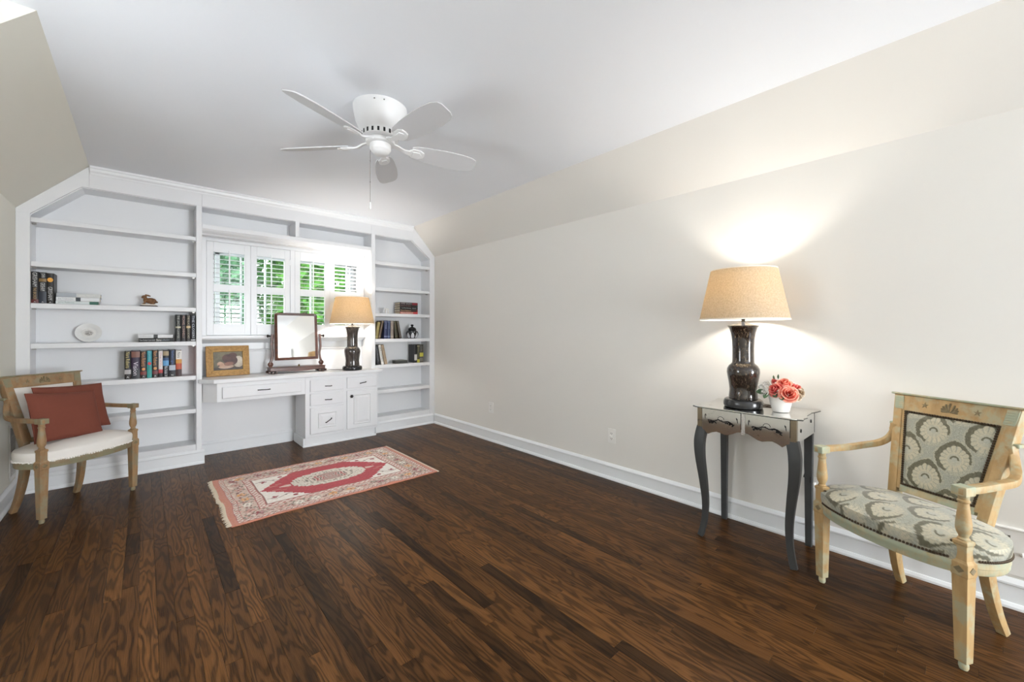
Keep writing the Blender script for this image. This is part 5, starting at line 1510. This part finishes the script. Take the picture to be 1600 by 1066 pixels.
MB().lathe([(0.050, 0.103), (0.052, 0.106), (0.050, 0.116), (0.040, 0.130), (0.022, 0.140), (0.010, 0.144), (0.009, 0.148), (0.017, 0.155), (0.019, 0.163), (0.014, 0.171), (0.004, 0.174)], 32).build('lid', cmat((26, 27, 30), 0.2), jr, smooth=True)

bxs = thing('trinket_box', 'small dark grey lidded box lying flat on the lower right shelf', 'box', (2.305, 4.60, zD2))
MB().box(-0.078, 0.078, -0.045, 0.045, 0, 0.024).build('box_body', cmat((64, 63, 58)), bxs, 0.002)
MB().box(-0.080, 0.080, -0.047, 0.047, 0.026, 0.038).build('lid', cmat((84, 84, 78)), bxs, 0.004)
MB().box(-0.076, 0.076, -0.043, 0.043, 0.023, 0.027).build('seam', cmat((24, 24, 22)), bxs)
MB().ball((0.01, 0.0, 0.038), (0.05, 0.028, 0.008), 14, 8).build('carved_top', cmat((140, 140, 136)), bxs, smooth=True)

# ------------------------------------------------------------------ framed picture on the desk
fr = thing('picture_frame', 'small gilt-framed painting of a brown and white sleeping puppy leaning on the desk', 'picture', (0.595, 4.70, 0.7415), math.radians(3))
FW, FH = 0.345, 0.285
FM = Matrix.Rotation(-0.16, 4, 'X')
def fpart(name, poly, d0, d1, mat, bev=0.003):
    m = MB().prism([(a - FW / 2, b) for a, b in poly], d0, d1, 'y'); m.xform(FM); return m.build(name, mat, fr, bev)
b_ = 0.056
fpart('frame_rail', [(0, 0), (FW, 0), (FW - b_, b_), (b_, b_)], -0.016, 0.004, M_gilt)
fpart('frame_rail', [(0, FH), (b_, FH - b_), (FW - b_, FH - b_), (FW, FH)], -0.016, 0.004, M_gilt)
fpart('frame_rail', [(0, 0), (b_, b_), (b_, FH - b_), (0, FH)], -0.016, 0.004, M_gilt)
fpart('frame_rail', [(FW, 0), (FW, FH), (FW - b_, FH - b_), (FW - b_, b_)], -0.016, 0.004, M_gilt)
il = MB()
for a in ((b_ - 0.010, b_ - 0.010, FW - b_ + 0.010, b_ - 0.004), (b_ - 0.010, FH - b_ + 0.004, FW - b_ + 0.010, FH - b_ + 0.010)):
    il.box(a[0] - FW / 2, a[2] - FW / 2, -0.020, -0.012, a[1], a[3])
for a in ((b_ - 0.010, b_ - 0.010, b_ - 0.004, FH - b_ + 0.010), (FW - b_ + 0.004, b_ - 0.010, FW - b_ + 0.010, FH - b_ + 0.010)):
    il.box(a[0] - FW / 2, a[2] - FW / 2, -0.020, -0.012, a[1], a[3])
il.xform(FM); il.build('inner_bead', wood('bright_gilt', S(176, 132, 62), S(214, 176, 108), (40, 40, 40), 0.4), fr, 0.002)
m = MB().box(-FW / 2 + 0.004, FW / 2 - 0.004, 0.003, 0.010, 0.004, FH - 0.004); m.xform(FM); m.build('backing', cmat((60, 44, 34)), fr)
def puppy(u, v):
    n = mnoise.noise((u * 5, v * 5, 1)) * 0.5 + 0.25 * mnoise.noise((u * 15, v * 15, 1))
    c = lerp3(S(74, 70, 50), S(120, 110, 84), max(0, min(1, 0.3 + 0.7 * v + n - 0.3 * abs(u - 0.55))))
    if v < 0.16 + 0.05 * n: c = lerp3(S(44, 32, 26), S(70, 54, 42), max(0, min(1, 0.5 + n)))
    def ell(cx, cy, rx, ry, a=0): 
        dx, dy = u - cx, v - cy
        return math.hypot((dx * math.cos(a) + dy * math.sin(a)) / rx, (-dx * math.sin(a) + dy * math.cos(a)) / ry)
    if ell(0.84, 0.44, 0.17, 0.30) < 1 + n * 0.1: c = lerp3(S(206, 196, 180), S(160, 140, 122), max(0, min(1, 0.3 + n + (0.5 - v) * 0.8)))
    if ell(0.42, 0.20, 0.25, 0.11, 0.05) < 1 + n * 0.15: c = lerp3(S(200, 170, 146), S(150, 112, 92), max(0, min(1, 0.4 + n)))
    if ell(0.26, 0.30, 0.11, 0.17, 0.3) < 1 + n * 0.1: c = lerp3(S(206, 172, 146), S(170, 126, 100), max(0, min(1, 0.4 + n)))
    if ell(0.56, 0.56, 0.24, 0.30, 0.5) < 1 + n * 0.1 or ell(0.66, 0.78, 0.14, 0.14) < 1: c = lerp3(S(62, 36, 34), S(98, 62, 54), max(0, min(1, 0.45 + n)))
    if ell(0.52, 0.34, 0.16, 0.10, 0.2) < 1: c = lerp3(S(118, 76, 62), S(150, 104, 84), max(0, min(1, 0.4 + n)))
    if ell(0.19, 0.24, 0.028, 0.035) < 1: c = S(52, 36, 34)
    return c
nu, nv = 90, 70
m = MB().grid(lambda u, v: (-FW / 2 + b_ - 0.004 + u * (FW - 2 * b_ + 0.008), -0.006, b_ - 0.004 + v * (FH - 2 * b_ + 0.008)), nu, nv)
m.c = [puppy(i / nu, j / nv) for j in range(nv + 1) for i in range(nu + 1)]
m.xform(FM); m.build('painting', attr_mat('oil_painting', 0.4), fr)

# ------------------------------------------------------------------ dressing mirror
dm = thing('dressing_mirror', 'antique mahogany tilting dressing mirror standing on the desk', 'mirror', (1.165, 4.625, 0.7415))
def mirror_():
    P = dm
    MB().box(-0.250, 0.262, -0.070, 0.070, 0.028, 0.060).build('plinth', M_mahog, P, 0.003)
    MB().box(-0.255, 0.267, -0.074, 0.074, 0.0585, 0.064).build('plinth_top', M_mahog, P, 0.002)
    m = MB(); pts = [(-0.20 + 0.40 * i / 10, 0.026 - 0.010 * math.sin(PI * i / 10) ** 2) for i in range(11)]
    m.prism([(x, z) for x, z in pts] + [(0.20, 0.030), (-0.20, 0.030)], -0.068, -0.060, 'y'); m.build('shaped_apron', M_mahog, P)
    for sx in (-1, 1):
        xc = 0.006 + sx * 0.232
        for yy in (-0.060, 0.060):
            f = MB()
            f.box(xc - 0.036, xc + 0.036, yy - 0.020, yy + 0.020, 0.004, 0.028)
            fo = f.build('foot', M_mahog, P, 0.003)
            for dx in (-0.016, 0.016): MB().lathe([(0.010, -0.0), (0.011, 0.003), (0.006, 0.006)], 12, (xc + dx, 0)).xform(Matrix.Translation((0, yy - 0.019, 0.016)) @ Matrix.Translation((0, 0, 0)) @ Matrix.Translation((xc + dx, 0, 0)) @ Matrix.Rotation(PI / 2, 4, 'X') @ Matrix.Translation((-xc - dx, 0, 0))).build('rosette', M_iron, fo, smooth=True)
            MB().lathe([(0.018, 0.0), (0.018, 0.004), (0.016, 0.005)], 12, (xc, yy)).build('pad', M_black, fo)
        xs_ = 0.003 + sx * 0.224
        pts = [(xs_ + sx * 0.012, 0, 0.064), (xs_ + sx * 0.016, 0, 0.10), (xs_ + sx * 0.004, 0, 0.14), (xs_ - sx * 0.002, 0, 0.20), (xs_ + sx * 0.006, 0, 0.26), (xs_ + sx * 0.004, 0, 0.32), (xs_, 0, 0.375), (xs_, 0, 0.395)]
        pp = cr(pts, 5)
        ws = [0.030 - 0.012 * min(1, i / 10) for i in range(len(pp))]
        MB().sweep(pp, ws, [0.022] * len(pp), side=(1, 0, 0)).build('support', M_mahog, P, 0.003, smooth=True)
        MB().lathe([(0.018, -0.012), (0.024, -0.008), (0.024, 0.008), (0.018, 0.012)], 18).xform(Matrix.Translation((xs_ + sx * 0.014, 0, 0.092)) @ Matrix.Rotation(PI / 2, 4, 'X')).build('scroll', M_mahog, P, smooth=True)
        MB().lathe([(0.0045, 0.0), (0.0045, 0.030), (0.010, 0.033), (0.006, 0.040), (0.014, 0.046), (0.016, 0.052), (0.008, 0.058)], 14).xform(Matrix.Translation((xs_ - sx * 0.012, 0, 0.375)) @ Matrix.Rotation(sx * PI / 2, 4, 'Y')).build('knob', M_iron, P, smooth=True)
    # swinging frame, tipped back about the pivots
    W2, Hh, fw_ = 0.201, 0.480, 0.026
    T = Matrix.Translation((0.003, 0, 0.375)) @ Matrix.Rotation(-0.10, 4, 'X') @ Matrix.Translation((0, 0, -0.245))
    r = 0.030
    def rr(w, h, rad, top=True):
        p = [(-w, 0), (w, 0)]
        for k in range(7): a = k / 6 * PI / 2; p.append((w - rad + rad * math.cos(a), h - rad + rad * math.sin(a)))
        for k in range(7): a = PI / 2 + k / 6 * PI / 2; p.append((-w + rad + rad * math.cos(a), h - rad + rad * math.sin(a)))
        return p
    outer = rr(W2, Hh, r); inner = [(x, z + fw_) for x, z in rr(W2 - fw_, Hh - 2 * fw_, 0.008)]
    n = len(outer); vs = []; fs = []
    for ring, y in ((outer, 0.012), (outer, -0.006), ([(x * 0.97, Hh / 2 + (z - Hh / 2) * 0.975) for x, z in outer], -0.012), (inner, -0.008), (inner, 0.012)):
        vs += [(x, y, z) for x, z in ring]
    for k in range(4):
        for i in range(n): fs.append((k * n + i, k * n + (i + 1) % n, (k + 1) * n + (i + 1) % n, (k + 1) * n + i))
    m = MB().add(vs, fs); m.xform(T); m.build('mirror_frame', M_mahog, P, smooth=True)
    m = MB().prism(inner, -0.004, 0.0, 'y'); m.xform(T); m.build('mirror_glass', M_mirror, P)
    m = MB().prism(rr(W2 - 0.006, Hh - 0.012, 0.024), 0.008, 0.013, 'y'); m.xform(T @ Matrix.Translation((0, 0, 0.006))); m.build('mirror_back', M_mahog, P)
    MB().lathe([(0.009, 0.0), (0.009, 0.012), (0.005, 0.016), (0.009, 0.020)], 12, (0.02, -0.02)).xform(Matrix.Translation((0, 0, 0.064))).build('turned_stop', M_brass, P, smooth=True)
mirror_()

# ------------------------------------------------------------------ wall outlets and vents
def outlet(label, y, z, decor=False):
    t = thing('wall_outlet', label, 'outlet', (XR, y, z), 0, 'outlets on the right wall')
    MB().box(-0.006, -0.0005, -0.036, 0.036, -0.057, 0.057).build('cover_plate', M_plate, t, 0.002)
    for dz in (-0.020, 0.020):
        p = [(0.0165 * math.cos(a), dz + 0.014 * math.sin(a)) for a in [2 * PI * k / 16 for k in range(16)]]
        r = MB().prism(p, -0.0085, -0.006, 'x').build('receptacle', M_plate, t, 0.0005)
        for dy in (-0.006, 0.006): MB().box(-0.0088, -0.0082, dy - 0.0012, dy + 0.0012, dz - 0.002, dz + 0.007).build('slot', M_black, r)
        MB().box(-0.0088, -0.0082, -0.002, 0.002, dz - 0.009, dz - 0.005).build('slot', M_black, r)
    MB().ball((-0.0062, 0, 0), (0.001, 0.003, 0.003), 8, 6).build('screw', M_steel, t)
    return t
o1 = outlet('white wall outlet with a small plug cover, midway along the right wall', 1.872, 0.341)
MB().box(-0.024, -0.0085, -0.013, 0.013, -0.010, 0.010).build('plug_cover', M_plate, o1, 0.004)
outlet('small white wall outlet nearest the built-in bookcase on the right wall', 3.382, 0.353)
outlet('white wall outlet behind the console table leg, with a lamp plug in it', 0.573, 0.310)
plug = thing('lamp_plug', 'white adapter with dark cord plugged into the outlet behind the console table', 'plug', (XR - 0.009, 0.573, 0.330))
MB().box(-0.034, -0.0005, -0.020, 0.020, -0.012, 0.014).build('adapter', M_plate, plug, 0.003)
MB().box(-0.050, -0.034, -0.010, 0.010, -0.010, 0.004).build('plug_body', M_blackcord, plug, 0.003)
MB().tube(cr([(-0.040, 0.0, 0.0), (-0.052, 0.0, 0.02), (-0.044, 0.010, 0.055), (-0.02, 0.024, 0.05), (-0.012, 0.03, 0.10), (-0.008, 0.03, 0.20), (-0.006, 0.03, 0.27)], 6), 0.003, 6).build('cord', M_blackcord, plug, smooth=True)
MB().tube(cr([(-0.040, 0.004, -0.004), (-0.056, -0.006, 0.03), (-0.046, -0.002, 0.075), (-0.024, 0.020, 0.07), (-0.010, 0.034, 0.03)], 6), 0.003, 6).build('cord', M_blackcord, plug, smooth=True)

vr = thing('wall_register', 'white wall register with vertical slots and a lever, behind the damask armchair', 'vent', (XR, -0.06, 0.137))
MB().box(-0.007, -0.0005, -0.165, 0.165, 0, 0.198).build('face_plate', M_plate, vr, 0.003)
MB().prism([(-0.007, 0.190), (-0.013, 0.193), (-0.013, 0.198), (-0.0005, 0.202), (-0.0005, 0.19)], -0.168, 0.168, 'y').build('top_lip', M_plate, vr)
for k in range(14):
    y = -0.056 + k * 0.0155
    MB().box(-0.0078, -0.0068, y - 0.0045, y + 0.0045, 0.045, 0.165).build('slot', M_black, vr)
    MB().box(-0.0105, -0.0070, y - 0.0060, y - 0.0035, 0.043, 0.167).build('louver', M_steel, vr)
MB().ball((-0.012, -0.094, 0.095), (0.006, 0.006, 0.010), 10, 8).build('lever', M_plate, vr, smooth=True)
MB().ball((-0.008, -0.115, 0.165), (0.002, 0.005, 0.005), 8, 6).build('screw', M_iron, vr)

vl = thing('return_vent', 'tall white louvered vent low on the left wall behind the linen armchair', 'vent', (XL, 4.42, 0.145))
MB().box(0.0005, 0.006, -0.085, 0.085, 0, 0.385).build('frame', M_plate, vl, 0.002)
for k in range(26):
    z0 = 0.030 + k * 0.0128
    if z0 < 0.19: MB().box(0.0055, 0.0075, -0.066, 0.066, z0 + 0.004, z0 + 0.0075).build('slot', cmat((150, 150, 148)), vl)
    else: MB().box(0.0055, 0.0068, -0.066, 0.066, z0 + 0.001, z0 + 0.0098).build('slot', M_black, vl)
    MB().box(0.0060, 0.0095, -0.066, 0.066, z0 + 0.0098, z0 + 0.0126).build('louver', M_plate, vl)
